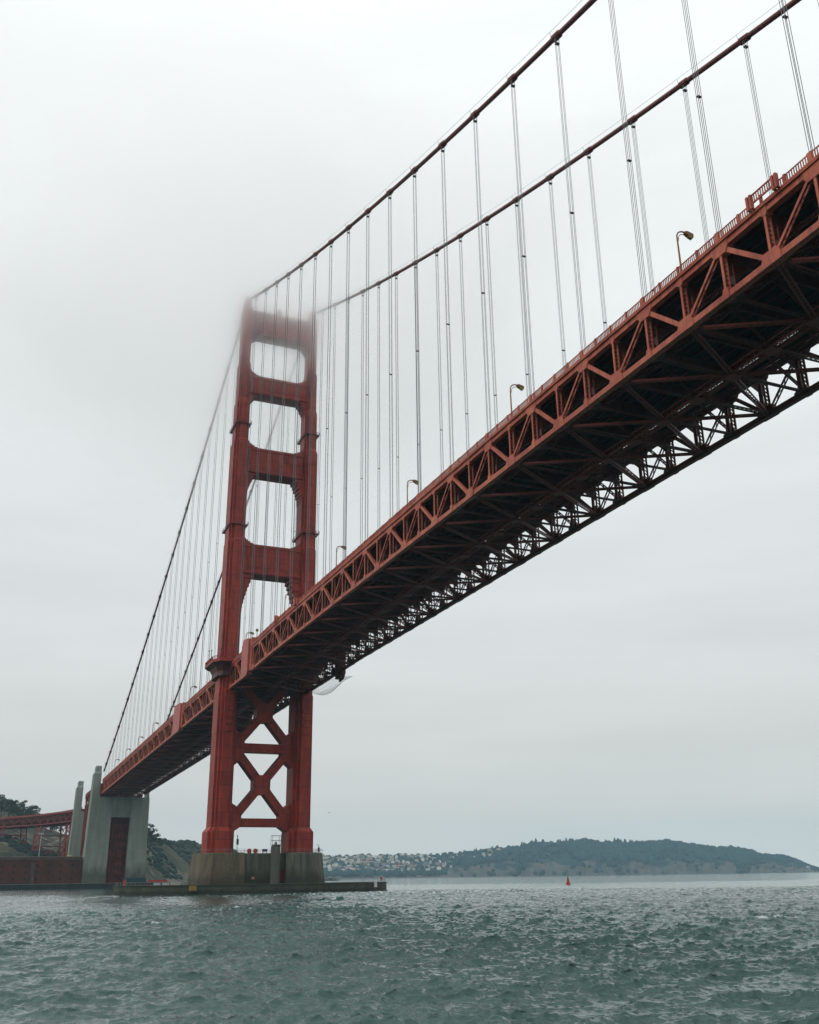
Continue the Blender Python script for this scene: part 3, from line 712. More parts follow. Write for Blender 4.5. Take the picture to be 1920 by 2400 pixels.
for i, (x, y, w, lab) in enumerate(((32.6, 1.0, .9, 'leftmost of the white crates behind the fender coping'), (29.8, 1.0, 1.0, 'middle one of the white crates behind the fender coping'), (26.6, 0.5, 1.5, 'widest and rightmost of the white crates behind the fender coping'))):
    small('white_crate', lab, 'crate', lambda m: (m.box(-w, w, -.5, .5, 0, .55), m.box(-w-.06, w+.06, -.56, .56, .55, .68)), M_WHITE, (x, y, 3.75), 'white crates on the fender')

# ------------------------------------------------------------------ pylons, arch, viaduct
def pylon(y0, label):
    root = thing('concrete_pylon', label, 'pylon', loc=(0, y0-6, 3.5))
    def add(mb, name, m):
        o = mb.build(name, m, None); o.parent = root; o.location = (0, -(y0-6), -3.5); return o
    def sh(sx, z, w_out, w_in, hy): return [(sx*w_out, y0-6-hy, z), (sx*w_out, y0-6+hy, z), (sx*w_in, y0-6+hy, z), (sx*w_in, y0-6-hy, z)]
    zd = zb(y0)
    for sx in (1, -1):
        mb = MB(); lo = 6.6 if sx > 0 else 5.6
        o1 = 20.6 if sx > 0 else 17.6
        mb.loft([sh(sx, 2, o1+.6, lo, 6.9), sh(sx, 7, o1+.4, lo, 6.5), sh(sx, 30, o1-.1, lo, 6.2), sh(sx, zd-2.2, o1-.7, lo, 6.0)])
        # bevelled flutes on the faces
        add(mb, 'shaft', M_PYLON)
        mb = MB(); mb.loft([sh(sx, zd-2.4, o1-.7, 15.1, 5.9), sh(sx, 70.9, o1-1.0, 15.1, 5.8), sh(sx, 72.3, o1-1.7, 15.1, 5.2)] if sx > 0 else [sh(sx, zd-2.4, 16.6, 15.1, 5.9), sh(sx, 71, 16.4, 15.1, 5.6)]); add(mb, 'upper_shaft', M_PYLON)
        mb = MB(); mb.loft([sh(sx, 71.9, max(o1-1.9, 16.2), 15.2, 4.4), sh(sx, 75.2, max(o1-1.95, 16.2), 15.2, 4.3), sh(sx, 76.0, max(o1-2.1, 16.1), 15.4, 4.0)]); add(mb, 'cap', M_PYLON)
    mb = MB(); mb.box(-5.6, 6.6, y0-11.8, y0-.15, 47.6, zd-2.25); mb.box(-5.6, 6.6, y0-11.6, y0-.6, 43.6, 47.6); add(mb, 'cross_beam', M_PYLON)
    mb = MB(); mb.box(-5.6, 6.6, y0-10, y0-6, 2, 43.6)
    for k in range(6): mb.box(-5.55+k*2.0, -5.2+k*2.0, y0-6, y0-5.5, 2, 43.5)
    for k in range(9): mb.box(-5.5, 6.5, y0-6, y0-5.7, 3+k*4.6, 3.5+k*4.6)
    add(mb, 'recessed_panel', flat('rusty_recess', (.13, .030, .026), .9, var=.5, scale=.35))
    return root
pylon(-343, 'tall grey concrete pylon with a dark recess, nearer of the two')
pylon(-455, 'grey concrete pylon farther back, seen left of the nearer pylon')

arch_nodes = [-357-7.62*k for k in range(12)] ; arch_nodes = [y*1.0 for y in arch_nodes]
ap = build_span('arch_span_deck', 'red truss deck between the two concrete pylons', [-356.5, -364.5, -372.5, -380.5, -388.5, -396.5, -404.5, -412.5, -420.5, -428.5, -436.5, -442.5], 0, M_FARRED, detail=False)
arch = thing('steel_arch', 'red steel arch under the deck between the pylons, over the brick fort', 'arch', loc=(0, -399, 14))
def ap_(mb, n): o = mb.build(n, M_FARRED, None); o.parent = arch; o.location = (0, 399, -14)
for sx in (1, -1):
    x = sx*CX; mb = MB(); P = []; Q = []
    for k in range(15):
        t = -1+2*k/14; y = -399.5+42*t; P.append((x, y, 44.0-28*t*t)); Q.append((x, y*1.0, 49.5-26*t*t))
    for L in (P, Q):
        for a, b in zip(L[:-1], L[1:]): mb.beam(a, b, 1.0, .9, (1, 0, 0))
    for a, b in zip(P, Q): mb.beam(a, b, .6, .5, (1, 0, 0))
    for a, b in zip(P[:-1], Q[1:]): mb.beam(a, b, .5, .4, (1, 0, 0))
    ap_(mb, 'arch_rib')
    for k in range(0, 15, 1):
        mb = MB(); a = Q[k]
        if zb(a[1])-a[2] > 1.5: mb.beam(a, (x, a[1], zb(a[1])), .7, .6, (1, 0, 0)); ap_(mb, 'spandrel_column')
for k in range(0, 15, 2):
    t = -1+2*k/14; y = -399.5+42*t; mb = MB(); mb.beam((-CX, y, 44-28*t*t), (CX, y, 44-28*t*t), .6, .6); mb.beam((-CX, y, 49.5-26*t*t), (CX, y, 49.5-26*t*t), .6, .6); ap_(mb, 'cross_strut')

# approach viaduct curving off to the left behind the fort
via = thing('approach_viaduct', 'long dark red viaduct curving away left in front of the wooded hill', 'viaduct')
VP = [(0, -469), (3, -500), (10, -540), (21, -580), (36, -622), (54, -665), (76, -710), (102, -756), (132, -802), (168, -850)]
VZ = [56.0, 56.2, 56.6, 57.0, 57.5, 58.0, 58.6, 59.2, 59.8, 60.4]
def vpt(u):
    i = min(int(u), len(VP)-2); f = u-i; return Vector((VP[i][0]*(1-f)+VP[i+1][0]*f, VP[i][1]*(1-f)+VP[i+1][1]*f, VZ[i]*(1-f)+VZ[i+1]*f))
def vn(u):
    d = (vpt(min(u+.2, 8.99))-vpt(max(u-.2, 0))).normalized(); return Vector((-d.y, d.x, 0)).normalized()
US = [k*.2 for k in range(45)]
for s in (1, -1):
    mb = MB(); mt = MB()
    for i, (a, b) in enumerate(zip(US[:-1], US[1:])):
        A = vpt(a)+vn(a)*s*12; B = vpt(b)+vn(b)*s*12; D = Vector((0, 0, -6.5))
        mb.beam(A, B, .8, .9, tuple(vn(a))); mb.beam(A+D, B+D, .8, .8, tuple(vn(a))); mb.beam(A, A+D, .5, .5)
        mb.beam(A if i % 2 else A+D, B+D if i % 2 else B, .5, .5, tuple(vn(a)))
        mt.beam(A+vn(a)*s*1.5+Vector((0, 0, 1.2)), B+vn(b)*s*1.5+Vector((0, 0, 1.2)), .3, 1.5, tuple(vn(a)))
    mb.build('side_truss', M_FARRED, via); mt.build('parapet', M_FARRED, via)
mb = MB()
for a, b in zip(US[:-1], US[1:]):
    A, B, na, nb = vpt(a), vpt(b), vn(a), vn(b); u1 = Vector((0, 0, .5)); u0 = Vector((0, 0, .1))
    mb.quad_box([A-na*13+u0, A+na*13+u0, B+nb*13+u0, B-nb*13+u0, A-na*13+u1, A+na*13+u1, B+nb*13+u1, B-nb*13+u1])
    mb.beam(A-na*12, A+na*12, .4, 1.4)
    for e in (-11.2, -7, -2.5, 2.5, 7, 11.2): mb.beam(A+na*e-Vector((0, 0, 1.9)), B+nb*e-Vector((0, 0, 1.9)), .35, 3.8, tuple(na))
    mb.beam(A-na*11.5-Vector((0, 0, 6.3)), B+nb*11.5-Vector((0, 0, 6.3)), .5, .5); mb.beam(A+na*11.5-Vector((0, 0, 6.3)), B-nb*11.5-Vector((0, 0, 6.3)), .5, .5)
mb.build('deck', M_UNDER, via)
for u in (1.5, 3.3, 5.0, 7.0):
    mb = MB(); c = vpt(u); n = vn(u); d = Vector((-n.y, n.x, 0)); top = c.z-6.8; base = 3 if u < 2 else 8+6*(u-2)
    legs = []
    for s in (1, -1):
        for e in (1, -1):
            t = c+n*s*11+d*e*5; b = c+n*s*13+d*e*6.5; t.z = top; b.z = base; legs.append((b, t)); mb.beam(b, t, 1.0, 1.0)
    m = 4
    for q in range(m):
        for i, j in ((0, 1), (2, 3), (0, 2), (1, 3)):
            a0 = legs[i][0].lerp(legs[i][1], q/m); a1 = legs[i][0].lerp(legs[i][1], (q+1)/m); b0 = legs[j][0].lerp(legs[j][1], q/m); b1 = legs[j][0].lerp(legs[j][1], (q+1)/m)
            mb.beam(a0, b1, .4, .4); mb.beam(b0, a1, .4, .4); mb.beam(a1, b1, .5, .5)
    mb.build('steel_bent', M_FARRED, via)

# ------------------------------------------------------------------ fort and sea wall
fort = thing('brick_fort', 'long dark red brick fort at the water beside the concrete pylon', 'fort', loc=(62, -375, 3.5))
def fp(mb, n, m, parent=None):
    o = mb.build(n, m, None); o.parent = parent or fort
    if parent is None: o.location = (-62, 375, -3.5)
    return o
mb = MB(); mb.loft([[(21.5, -344.6, 3), (125, -349, 3), (125, -430, 3), (21.5, -425, 3)], [(21.5, -345.4, 17.6), (124.6, -349.8, 17.6), (124.6, -429, 17.6), (21.5, -424, 17.6)]])
wall = fp(mb, 'wall', M_BRICK)
def fy(x): return -345.4-(x-21.5)*.0427
mb = MB(); mb.loft([[(21.5, fy(21.5)+.3, 17.6), (125, fy(125)+.3, 17.6), (125, fy(125)-4, 17.6), (21.5, fy(21.5)-4, 17.6)], [(21.5, fy(21.5)+.3, 19.4), (125, fy(125)+.3, 19.4), (125, fy(125)-4, 19.4), (21.5, fy(21.5)-4, 19.4)]])
fp(mb, 'parapet', M_BRICKTOP)
mb = MB(); mb.box(21.6, 124, -352.3, -350.5, 19.4, 19.9); fp(mb, 'roof_rail', M_QUAY)
dk = flat('dark_opening', (.012, .012, .014), .9)
for r_, z in enumerate((6.6, 10.6, 14.3)):
    for k in range(14):
        x = 27+k*6.9; mb = MB(); zc = z
        t = (zc-3)/14.6; yy = -344.6-(x-21.5)*.0427-.8*t
        mb.box(x-.55, x+.55, yy-.3, yy+.06, zc-.7, zc+.7); e = fp(mb, 'embrasure', dk)
mb = MB(); mb.box(49.2, 51.6, fy(50)+.1, fy(50)+2.0, 3, 15.6); mb.box(48.9, 51.9, fy(50)+.0, fy(50)+2.3, 15.6, 16.2); fp(mb, 'buttress', M_BRICKTOP)
sea = thing('sea_wall', 'dark wet sea wall with a pale quay edge below the fort and pylon', 'sea wall', loc=(0, -330, 0))
mb = MB(); WL = [(300, -352), (160, -334), (90, -326), (40, -325), (0, -328), (-24, -334), (-34, -352), (-40, -440)]
for (a, b), (c, d) in zip(WL[:-1], WL[1:]):
    n = Vector((-(d-b), c-a, 0)).normalized()
    if n.y < 0 and abs(n.y) > abs(n.x): n = -n
    mb.beam((a, b, .4), (c, d, .4), 3, 6.2)
o = mb.build('wall_face', M_SEAW); o.parent = sea; o.location = (0, 330, 0)
mb = MB()
for (a, b), (c, d) in zip(WL[:-1], WL[1:]): mb.beam((a, b, 3.62), (c, d, 3.62), 3.3, .3)
o = mb.build('quay_edge', M_QUAY); o.parent = sea; o.location = (0, 330, 0)
t_ = thing('flood_light', 'pale flood light mast standing on the fort roof at the left', 'flood light', loc=(47.5, -352.5, 19.4))
mb = MB(); mb.tube([(0, 0, 0), (0, 0, 14.2)], [.22, .14], 8); mb.build('mast', M_WHITE, t_)
for e, l in ((-.9, 0), (.9, 0), (0, 0)):
    mb = MB(); mb.box(e-.55, e+.55, -.3, .4, 13.9, 14.7); mb.build('lamp', M_WHITE, t_)
small('quay_shed', 'small yellow shed between the fort roof and the farther pylon', 'shed', lambda m: (m.box(-2, 2, -2, 2, 0, 3.6), m.prism_xz([(-2.3, 3.6), (2.3, 3.6), (0, 4.8)], -2.2, 2.2)), flat('yellow_shed', (.55, .48, .16)), (21.5, -448, 19.0))
bpy.data.objects['quay_shed'].location = (23.2, -420, 17.6)
small('quay_shelter', 'low turquoise shelter at the foot of the nearer pylon', 'shelter', lambda m: (m.box(-7, 7, -2, 2, 0, 2.6), m.box(-7.4, 7.4, -2.4, 2.4, 2.6, 2.95)), flat('turquoise_tarp', (.012, .06, .085)), (-10.5, -336.5, 3.6))
small('quay_barrier', 'dark red barrier along the quay right of the nearer pylon', 'barrier', lambda m: (m.box(-6, 6, -.2, .2, .4, 1.5), m.box(-5.9, -5.6, -.3, .3, 0, .4), m.box(5.6, 5.9, -.3, .3, 0, .4), m.box(-.2, .2, -.3, .3, 0, .4)), M_REDP, (-24.5, -333.5, 3.6))

# ------------------------------------------------------------------ terrain behind the fort
COAST = [(420, -520), (300, -440), (200, -432), (125, -436), (60, -440), (0, -446), (-30, -455), (-60, -540), (-105, -680), (-165, -830), (-262, -1060), (-400, -1400), (-580, -1900), (-630, -2600), (600, -2600), (600, -560)]
CP = np.array(COAST, float)
def inside(P):
    x, y = P[:, 0], P[:, 1]; c = np.zeros(len(P), bool); n = len(CP)
    for i in range(n):
        x1, y1 = CP[i]; x2, y2 = CP[(i+1) % n]
        with np.errstate(divide='ignore', invalid='ignore'):
            c ^= ((y1 > y) != (y2 > y)) & (x < (x2-x1)*(y-y1)/(y2-y1+1e-9)+x1)
    return c
def coastdist(P, skip=(13, 14)):
    d = np.full(len(P), 1e9)
    for i in range(12):
        a = CP[i]; b = CP[i+1]; ab = b-a; t = np.clip(((P-a)@ab)/(ab@ab), 0, 1); d = np.minimum(d, np.linalg.norm(P-(a+t[:, None]*ab), axis=1))
    return np.where(inside(P), d, -d)
def fbm(x, y, s, o=4, seed=0):
    """value noise, vectorised"""
    tot = np.zeros_like(x); amp = 1; nrm = 0
    for k in range(o):
        rs = np.random.default_rng(seed+k*17); T = rs.random((64, 64))
        u = x/s*(2**k); v = y/s*(2**k); iu = np.floor(u).astype(int); iv = np.floor(v).astype(int); fu = u-iu; fv = v-iv
        fu = fu*fu*(3-2*fu); fv = fv*fv*(3-2*fv); g = lambda a, b: T[a % 64, b % 64]
        tot += amp*((g(iu, iv)*(1-fu)+g(iu+1, iv)*fu)*(1-fv)+(g(iu, iv+1)*(1-fu)+g(iu+1, iv+1)*fu)*fv); nrm += amp; amp *= .5
    return tot/nrm-.5
def sstep(a, b, x): t = np.clip((x-a)/(b-a), 0, 1); return t*t*(3-2*t)
def ground_h(x, y):
    P = np.stack([x, y], -1); d = coastdist(P)
    west = sstep(30, -40, x + .0*y + (y+600)*-.0)
    # bay side: low shelf then a long grassy slope up to the toll-plaza hill; ocean side: steep bluff
    east_h = 3 + 52*sstep(8, 215, d) + 24*sstep(690, 900, -y)*sstep(90, 330, d) + 34*sstep(800, 960, -y)*sstep(200, 430, d)
    west_h = 2 + 50*sstep(2, 88, d)**.8 + 14*sstep(110, 400, d)*sstep(1300, 900, -y)
    h = east_h*(1-west)+west_h*west
    gul = fbm(x+y*.5, y*.25, 42, 4, 5)*14*sstep(5, 60, d)*sstep(260, 90, d)*west
    h = h + gul + fbm(x, y, 120, 5, 2)*9*sstep(30, 200, d) + fbm(x, y, 18, 3, 9)*2.2*sstep(10, 40, d)
    return np.where(d > 0, h, -4+0*h)
def ground_mat():
    m, t, b = newmat('coastal_scrub')
    n1 = noise_node(t, .012, 7, off=(2, 5, 0), rough=.6)
    # strips of bare sand and rock run down the slope
    n2 = noise_node(t, .02, 6, (1.6, .42, .9), off=(0, 3, 0), rough=.62)
    n3 = noise_node(t, .25, 5)
    c = ramp2(t, n1, [(.38, (.012, .026, .024)), (.48, (.028, .042, .030)), (.56, (.075, .072, .042)), (.66, (.11, .10, .075))])
    f = N(t, 'ShaderNodeMapRange'); f.inputs[1].default_value = .53; f.inputs[2].default_value = .60; f.inputs[3].default_value = 0; f.inputs[4].default_value = .8
    t.links.new(n2, f.inputs[0]); c = mixc(t, f.outputs[0], c, (.20, .19, .16))
    f = N(t, 'ShaderNodeMapRange'); f.inputs[1].default_value = .47; f.inputs[2].default_value = .40; f.inputs[3].default_value = 0; f.inputs[4].default_value = .75
    t.links.new(n2, f.inputs[0]); c = mixc(t, f.outputs[0], c, (.022, .036, .034))
    c = mixc(t, .4, c, ramp2(t, n3, [(.35, (.010, .020, .020)), (.65, (.09, .085, .07))]))
    t.links.new(c, b.inputs['Base Color']); b.inputs['Roughness'].default_value = 1; b.inputs['Specular IOR Level'].default_value = .1
    bump(t, b, n3, .8, 1.5)
    return m
M_GROUND = ground_mat()
gx = np.arange(-640, 420, 5.0); gy = np.arange(-2300, -425, 6.0)
X, Y = np.meshgrid(gx, gy); Hh = ground_h(X.ravel(), Y.ravel()).reshape(X.shape)
V = np.stack([X, Y, Hh], -1).reshape(-1, 3); ny, nx = X.shape
I = np.arange(ny*nx).reshape(ny, nx); F = np.stack([I[:-1, :-1], I[:-1, 1:], I[1:, 1:], I[1:, :-1]], -1).reshape(-1, 4)
keep = (V[F, 2].max(1) > -3.9); g = npmesh('hillside', V, F[keep], M_GROUND); tag(g, kind='structure')
mb = MB(); PL = [(300, -353), (160, -335), (90, -327), (40, -326), (0, -329), (-24, -335), (-35, -352), (-41, -460), (-20, -470), (300, -470)]
mb.loft([[(x, y, -3) for x, y in PL], [(x, y, 3.45) for x, y in PL]]); g = mb.build('quay_ground', M_QUAY); tag(g, kind='structure')
def gh(x, y): return float(ground_h(np.array([float(x)]), np.array([float(y)]))[0])

# ---- trees with trunk, limbs and leafy crown
def leaf_mat(name, lo, hi, sc=.35):
    m, t, b = newmat(name)
    c = ramp2(t, noise_node(t, sc, 4), [(.32, lo), (.68, hi)])
    t.links.new(c, b.inputs['Base Color']); b.inputs['Roughness'].default_value = .9; b.inputs['Specular IOR Level'].default_value = .15
    return m
M_LEAF = leaf_mat('cypress_foliage', (.012, .028, .022), (.040, .066, .042))
M_BARK = flat('bark', (.05, .035, .025), .95)
def crown_mesh(name, h, w, n, seed, base=.25):
    rs = np.random.default_rng(seed); lobes = []
    for k in range(9):
        a = rs.random()*6.28; r = rs.random()**.5*.62*w; z = h*(base+.12+.72*rs.random()*(1-.45*r/w)); lobes.append((r*math.cos(a), r*math.sin(a), z, w*(.28+.26*rs.random())))
    V = []; F = []
    for i in range(n):
        lx, ly, lz, lr = lobes[rs.integers(len(lobes))]
        d = rs.normal(size=3); d /= np.linalg.norm(d); p = np.array([lx, ly, lz]) + d*lr*np.array([1, 1, .62])*(.55+.5*rs.random())
        s = .055*w+.07*w*rs.random(); a = rs.normal(size=3); a /= np.linalg.norm(a); b = np.cross(a, d); b /= np.linalg.norm(b)+1e-6
        o = len(V); V += [p+a*s, p+b*s*.8, p-a*s, p-b*s*.8]; F.append((o, o+1, o+2, o+3))
    return np.array(V), np.array(F), lobes
def make_tree(kind, h, w, seed, n=420):
    root = thing(kind, '', 'tree', 'dark trees on the coastal hill')
    V, F, lobes = crown_mesh('crown', h, w, n, seed)
    mb = MB(); mb.tube([(0, 0, -1), (.1, 0, h*.3), (.25, .1, h*.6), (.2, .2, h*.85)], [h*.035, h*.027, h*.018, h*.006], 7)
    for (lx, ly, lz, lr) in lobes[:6]: mb.tube([(.1, 0, h*.28), (lx*.5, ly*.5, (h*.3+lz)/2+.05*h), (lx, ly, lz)], [h*.014, h*.01, h*.004], 5)
    mb.build('trunk', M_BARK, root)
    c = npmesh('crown', V, F, M_LEAF, False, root)
    return root
protos = [make_tree('cypress_tree', 15, 6.5, 11), make_tree('cypress_tree', 12, 7.0, 12), make_tree('cypress_tree', 18, 6.0, 13), make_tree('cypress_tree', 9, 6.5, 14, 350)]
used = [False]*4
def plant(i, x, y, s, lab, rz=None):
    if not used[i]: o = protos[i]; used[i] = True
    else: o = copy_tree(protos[i])
    o.location = (x, y, gh(x, y)-.3); o.scale = (s, s, s); o.rotation_euler = (0, 0, rz if rz is not None else random.random()*6.28); o['label'] = lab
def at_px(px, dist):
    """ground point at a given horizontal distance along the ray through picture column px (of 1920), near the horizon"""
    d = fw + r2*(px-960)/FOC - u2*(2055-1200)/FOC; h = math.hypot(d.x, d.y); return CAMP[0]+d.x/h*dist, CAMP[1]+d.y/h*dist
# wooded hill on the far left: ridge trees one behind the other
row_names = ['front', 'middle', 'back']
for r_, (dist, px0, px1, n) in enumerate(((1260, -30, 150, 13), (1330, -40, 128, 13), (1400, -50, 118, 12))):
    for k in range(n):
        px = px0+(px1-px0)*(k+.5*random.random())/n; x, y = at_px(px, dist+random.uniform(-14, 14))
        lim = 1.25*(1-.6*max(0, (px-40)/110)); plant(random.randrange(3), x, y, lim*random.uniform(.85, 1.15), f'dark tree on the far left hilltop, {ordn[k] if k < 10 else str(k+1)+"th"} from the left in the {row_names[r_]} row')
side_names = ['leftmost', 'second', 'third', 'fourth', 'fifth', 'sixth', 'seventh']
for k, (px, dist, s) in enumerate(((64, 850, .75), (80, 842, 1.0), (95, 836, 1.15), (110, 832, 1.15), (122, 828, 1.0), (133, 824, .8))):
    x, y = at_px(px, dist); plant([3, 1, 0, 1, 0, 3][k], x, y, s*1.05, f'dark rounded tree behind the fort roof, {side_names[k]} of the clump right of the flood light')
for k, (px, dist, s) in enumerate(((2, 800, .7), (14, 800, .8), (27, 804, .6))):
    x, y = at_px(px, dist); plant([3, 1, 3][k], x, y, s, f'low dark tree at the left picture edge behind the fort, {["leftmost", "middle", "rightmost"][k]} of three')
for k, (px, dist, s, i) in enumerate(((343, 1185, 1.1, 2), (350, 1180, 1.15, 0), (359, 1190, 1.0, 1), (369, 1215, .85, 3), (386, 1280, .5, 3), (336, 1160, 1.2, 1))):
    x, y = at_px(px, dist); plant(i, x, y, s, f'dark windblown tree on the bluff right of the pylon, {["tallest and", "broad", "shorter", "low", "smallest"][k] + " one by its size" if k < 5 else "half hidden by the pylon"}')

VS = []; FS = []; off = 0; rs = np.random.default_rng(5)
def ico_pts():
    t = (1+5**.5)/2; v = np.array([(-1, t, 0), (1, t, 0), (-1, -t, 0), (1, -t, 0), (0, -1, t), (0, 1, t), (0, -1, -t), (0, 1, -t), (t, 0, -1), (t, 0, 1), (-t, 0, -1), (-t, 0, 1)], float); v /= np.linalg.norm(v[0])
    f = [(0, 11, 5), (0, 5, 1), (0, 1, 7), (0, 7, 10), (0, 10, 11), (1, 5, 9), (5, 11, 4), (11, 10, 2), (10, 7, 6), (7, 1, 8), (3, 9, 4), (3, 4, 2), (3, 2, 6), (3, 6, 8), (3, 8, 9), (4, 9, 5), (2, 4, 11), (6, 2, 10), (8, 6, 7), (9, 8, 1)]
    v = list(map(tuple, v)); f2 = []; cache = {}
    def mid(a, b):
        k = (min(a, b), max(a, b))
        if k not in cache: m = np.array(v[a])+np.array(v[b]); m /= np.linalg.norm(m); v.append(tuple(m)); cache[k] = len(v)-1
        return cache[k]
    for a, b, c in f: ab, bc, ca = mid(a, b), mid(b, c), mid(c, a); f2 += [(a, ab, ca), (b, bc, ab), (c, ca, bc), (ab, bc, ca)]
    return np.array(v), np.array(f2)
IV, IF = ico_pts()
def clump(x, y, z, r, h):
    global off
    v = IV*(1+rs.normal(0, .16, (len(IV), 1)))*np.array([r, r, h]); v = v+np.array([x, y, z]); VS.append(v); FS.append(IF+off); off += len(v)
SX = rs.uniform(-420, 130, 16000); SY = rs.uniform(-1500, -460, 16000); SH = ground_h(SX, SY); SN = fbm(SX+SY*.35, SY*.6, 60, 4, 61); SD = coastdist(np.stack([SX, SY], -1))
for x, y, h, n, d in zip(SX, SY, SH, SN, SD):
    if h < 6 or n < .015 or d < 10: continue
    r = rs.uniform(1.2, 3.4); clump(x, y, h+.2, r, r*rs.uniform(.4, .8))
sc_ = npmesh('hillside_scrub', np.concatenate(VS), np.concatenate(FS), leaf_mat('scrub_foliage', (.010, .026, .026), (.028, .050, .040), .06), True)
tag(sc_, 'low dark green scrub growing in patches over the near bluffs', 'scrub', kind='stuff')
# ------------------------------------------------------------------ far headland, town and woods
def far_pt(px, D): return at_px(px, D)
RID = [(560, 60), (700, 74), (760, 78), (900, 80), (1030, 78), (1070, 84), (1140, 96), (1200, 108), (1270, 120), (1330, 126), (1400, 133), (1470, 131), (1540, 124), (1600, 120), (1660, 112), (1710, 104), (1760, 93), (1800, 80), (1840, 66), (1870, 52), (1895, 32), (1915, 16), (1935, 5), (1960, -5)]
rpx = np.array([a for a, _ in RID], float); rz_ = np.array([b for _, b in RID], float)
def ridge(px): return np.interp(px, rpx, rz_)
def shoreD(px): return np.interp(px, [500, 745, 1000, 1200, 1500, 1920, 2000], [3250, 3350, 3750, 4050, 4300, 4650, 4750])
def depthW(px): return np.interp(px, [500, 745, 1000, 1150, 1300, 1920], [750, 750, 620, 420, 330, 200])
def far_h(px, v):
    """v 0 at the shore, 1 at the ridge, up to 1.8 behind"""
    base = np.where(px < 1050, .12*sstep(0, .04, v)+.88*sstep(.05, 1.05, v)**.8, .30*sstep(0, .12, v)+.70*np.clip(v, 0, 1)**.8)
    back = 1-.5*np.clip(v-1, 0, 1)**1.2
    return ridge(px)*base*back
npx, nv = 560, 60
PX = np.linspace(520, 1958, npx); VV = np.linspace(-.03, 1.8, nv)
PXg, Vg = np.meshgrid(PX, VV)
dx = r2.x*(PXg-960)/FOC + fw.x - u2.x*(855)/FOC; dy = r2.y*(PXg-960)/FOC + fw.y - u2.y*(855)/FOC; hn = np.hypot(dx, dy)
Dg = shoreD(PXg)+Vg*depthW(PXg)
WX = CAMP[0]+dx/hn*Dg; WY = CAMP[1]+dy/hn*Dg
Hg = far_h(PXg, Vg); Hg = Hg*(1+.28*fbm(WX+WY*.4, WY*.6, 170, 4, 31)) + fbm(WX, WY, 60, 4, 40)*22*sstep(0, .25, Vg)*sstep(0, 40, ridge(PXg)) + .5
Hg = np.where(Vg < 0, -6, Hg)
V = np.stack([WX, WY, Hg], -1).reshape(-1, 3); I = np.arange(npx*nv).reshape(nv, npx)
F = np.stack([I[:-1, :-1], I[1:, :-1], I[1:, 1:], I[:-1, 1:]], -1).reshape(-1, 4)
def cliff_mat():
    m, t, b = newmat('headland_ground')
    geo = N(t, 'ShaderNodeNewGeometry'); sp = N(t, 'ShaderNodeSeparateXYZ'); t.links.new(geo.outputs['Position'], sp.inputs[0])
    n = noise_node(t, .012, 6, (1, 1, 2.0)); n2 = noise_node(t, .05, 5, (1, 1, .5))
    c = ramp2(t, n2, [(.35, (.05, .06, .06)), (.65, (.125, .115, .105))])
    # scrub everywhere except the eroded foot of the cliffs
    a = N(t, 'ShaderNodeMath', operation='MULTIPLY_ADD'); a.inputs[1].default_value = 150; a.inputs[2].default_value = -32; t.links.new(n, a.inputs[0])
    f = N(t, 'ShaderNodeMath', operation='GREATER_THAN'); t.links.new(sp.outputs[2], f.inputs[0]); t.links.new(a.outputs[0], f.inputs[1])
    c = mixc(t, f.outputs[0], c, (.010, .036, .042))
    t.links.new(c, b.inputs['Base Color']); b.inputs['Roughness'].default_value = 1; b.inputs['Specular IOR Level'].default_value = .1
    return m
g = npmesh('headland', V, F, cliff_mat()); tag(g, kind='structure')
from_grid = lambda px, v: (float(np.interp(px, PX, np.arange(npx))), float(np.interp(v, VV, np.arange(nv))))
def far_ground(px, v):
    i, j = from_grid(px, v); i0, j0 = min(int(i), npx-2), min(int(j), nv-2); fi, fj = i-i0, j-j0
    P = np.stack([WX, WY, Hg], -1); q = (P[j0, i0]*(1-fi)+P[j0, i0+1]*fi)*(1-fj)+(P[j0+1, i0]*(1-fi)+P[j0+1, i0+1]*fi)*fj
    return q
# woods: clumpy crowns, far too many to count
rs = np.random.default_rng(99)
VS = []; FS = []; off = 0
cnt = 0
while cnt < 5200:
    px = rs.uniform(600, 1925); v = rs.random()*1.15
    if px < 1040:
        # town: a green belt above the shore, scattered trees between the houses
        if v > .16 and rs.random() < (.93 if px < 960 else .86): continue
        if v < .02: continue
    else:
        if px < 1185 and .35 < v < .97 and rs.random() < .72: continue
        lim = .38+.30*math.sin(px*.021)+.16*math.sin(px*.063+1) if px > 1180 else .2
        if v < lim and rs.random() < .9: continue
    q = far_ground(px, v); r = rs.uniform(5, 10); h = r*rs.uniform(.8, 1.3)
    if px > 1780: r *= .7; h *= .6
    clump(q[0], q[1], q[2]+h*.5, r, h); cnt += 1
for k in range(75):    # crest trees standing above the woods
    px = rs.uniform(1040, 1790); q = far_ground(px, rs.uniform(.93, 1.08)); h = rs.uniform(9, 17)*(1 if px < 1500 else .7); clump(q[0], q[1], q[2]+h*.6, rs.uniform(4, 7), h)
w_ = npmesh('headland_woods', np.concatenate(VS), np.concatenate(FS), leaf_mat('headland_foliage', (.006, .030, .042), (.016, .050, .056), .03), True)
tag(w_, 'far wooded cover over the blue-green headland and between the houses', 'woods', kind='stuff')

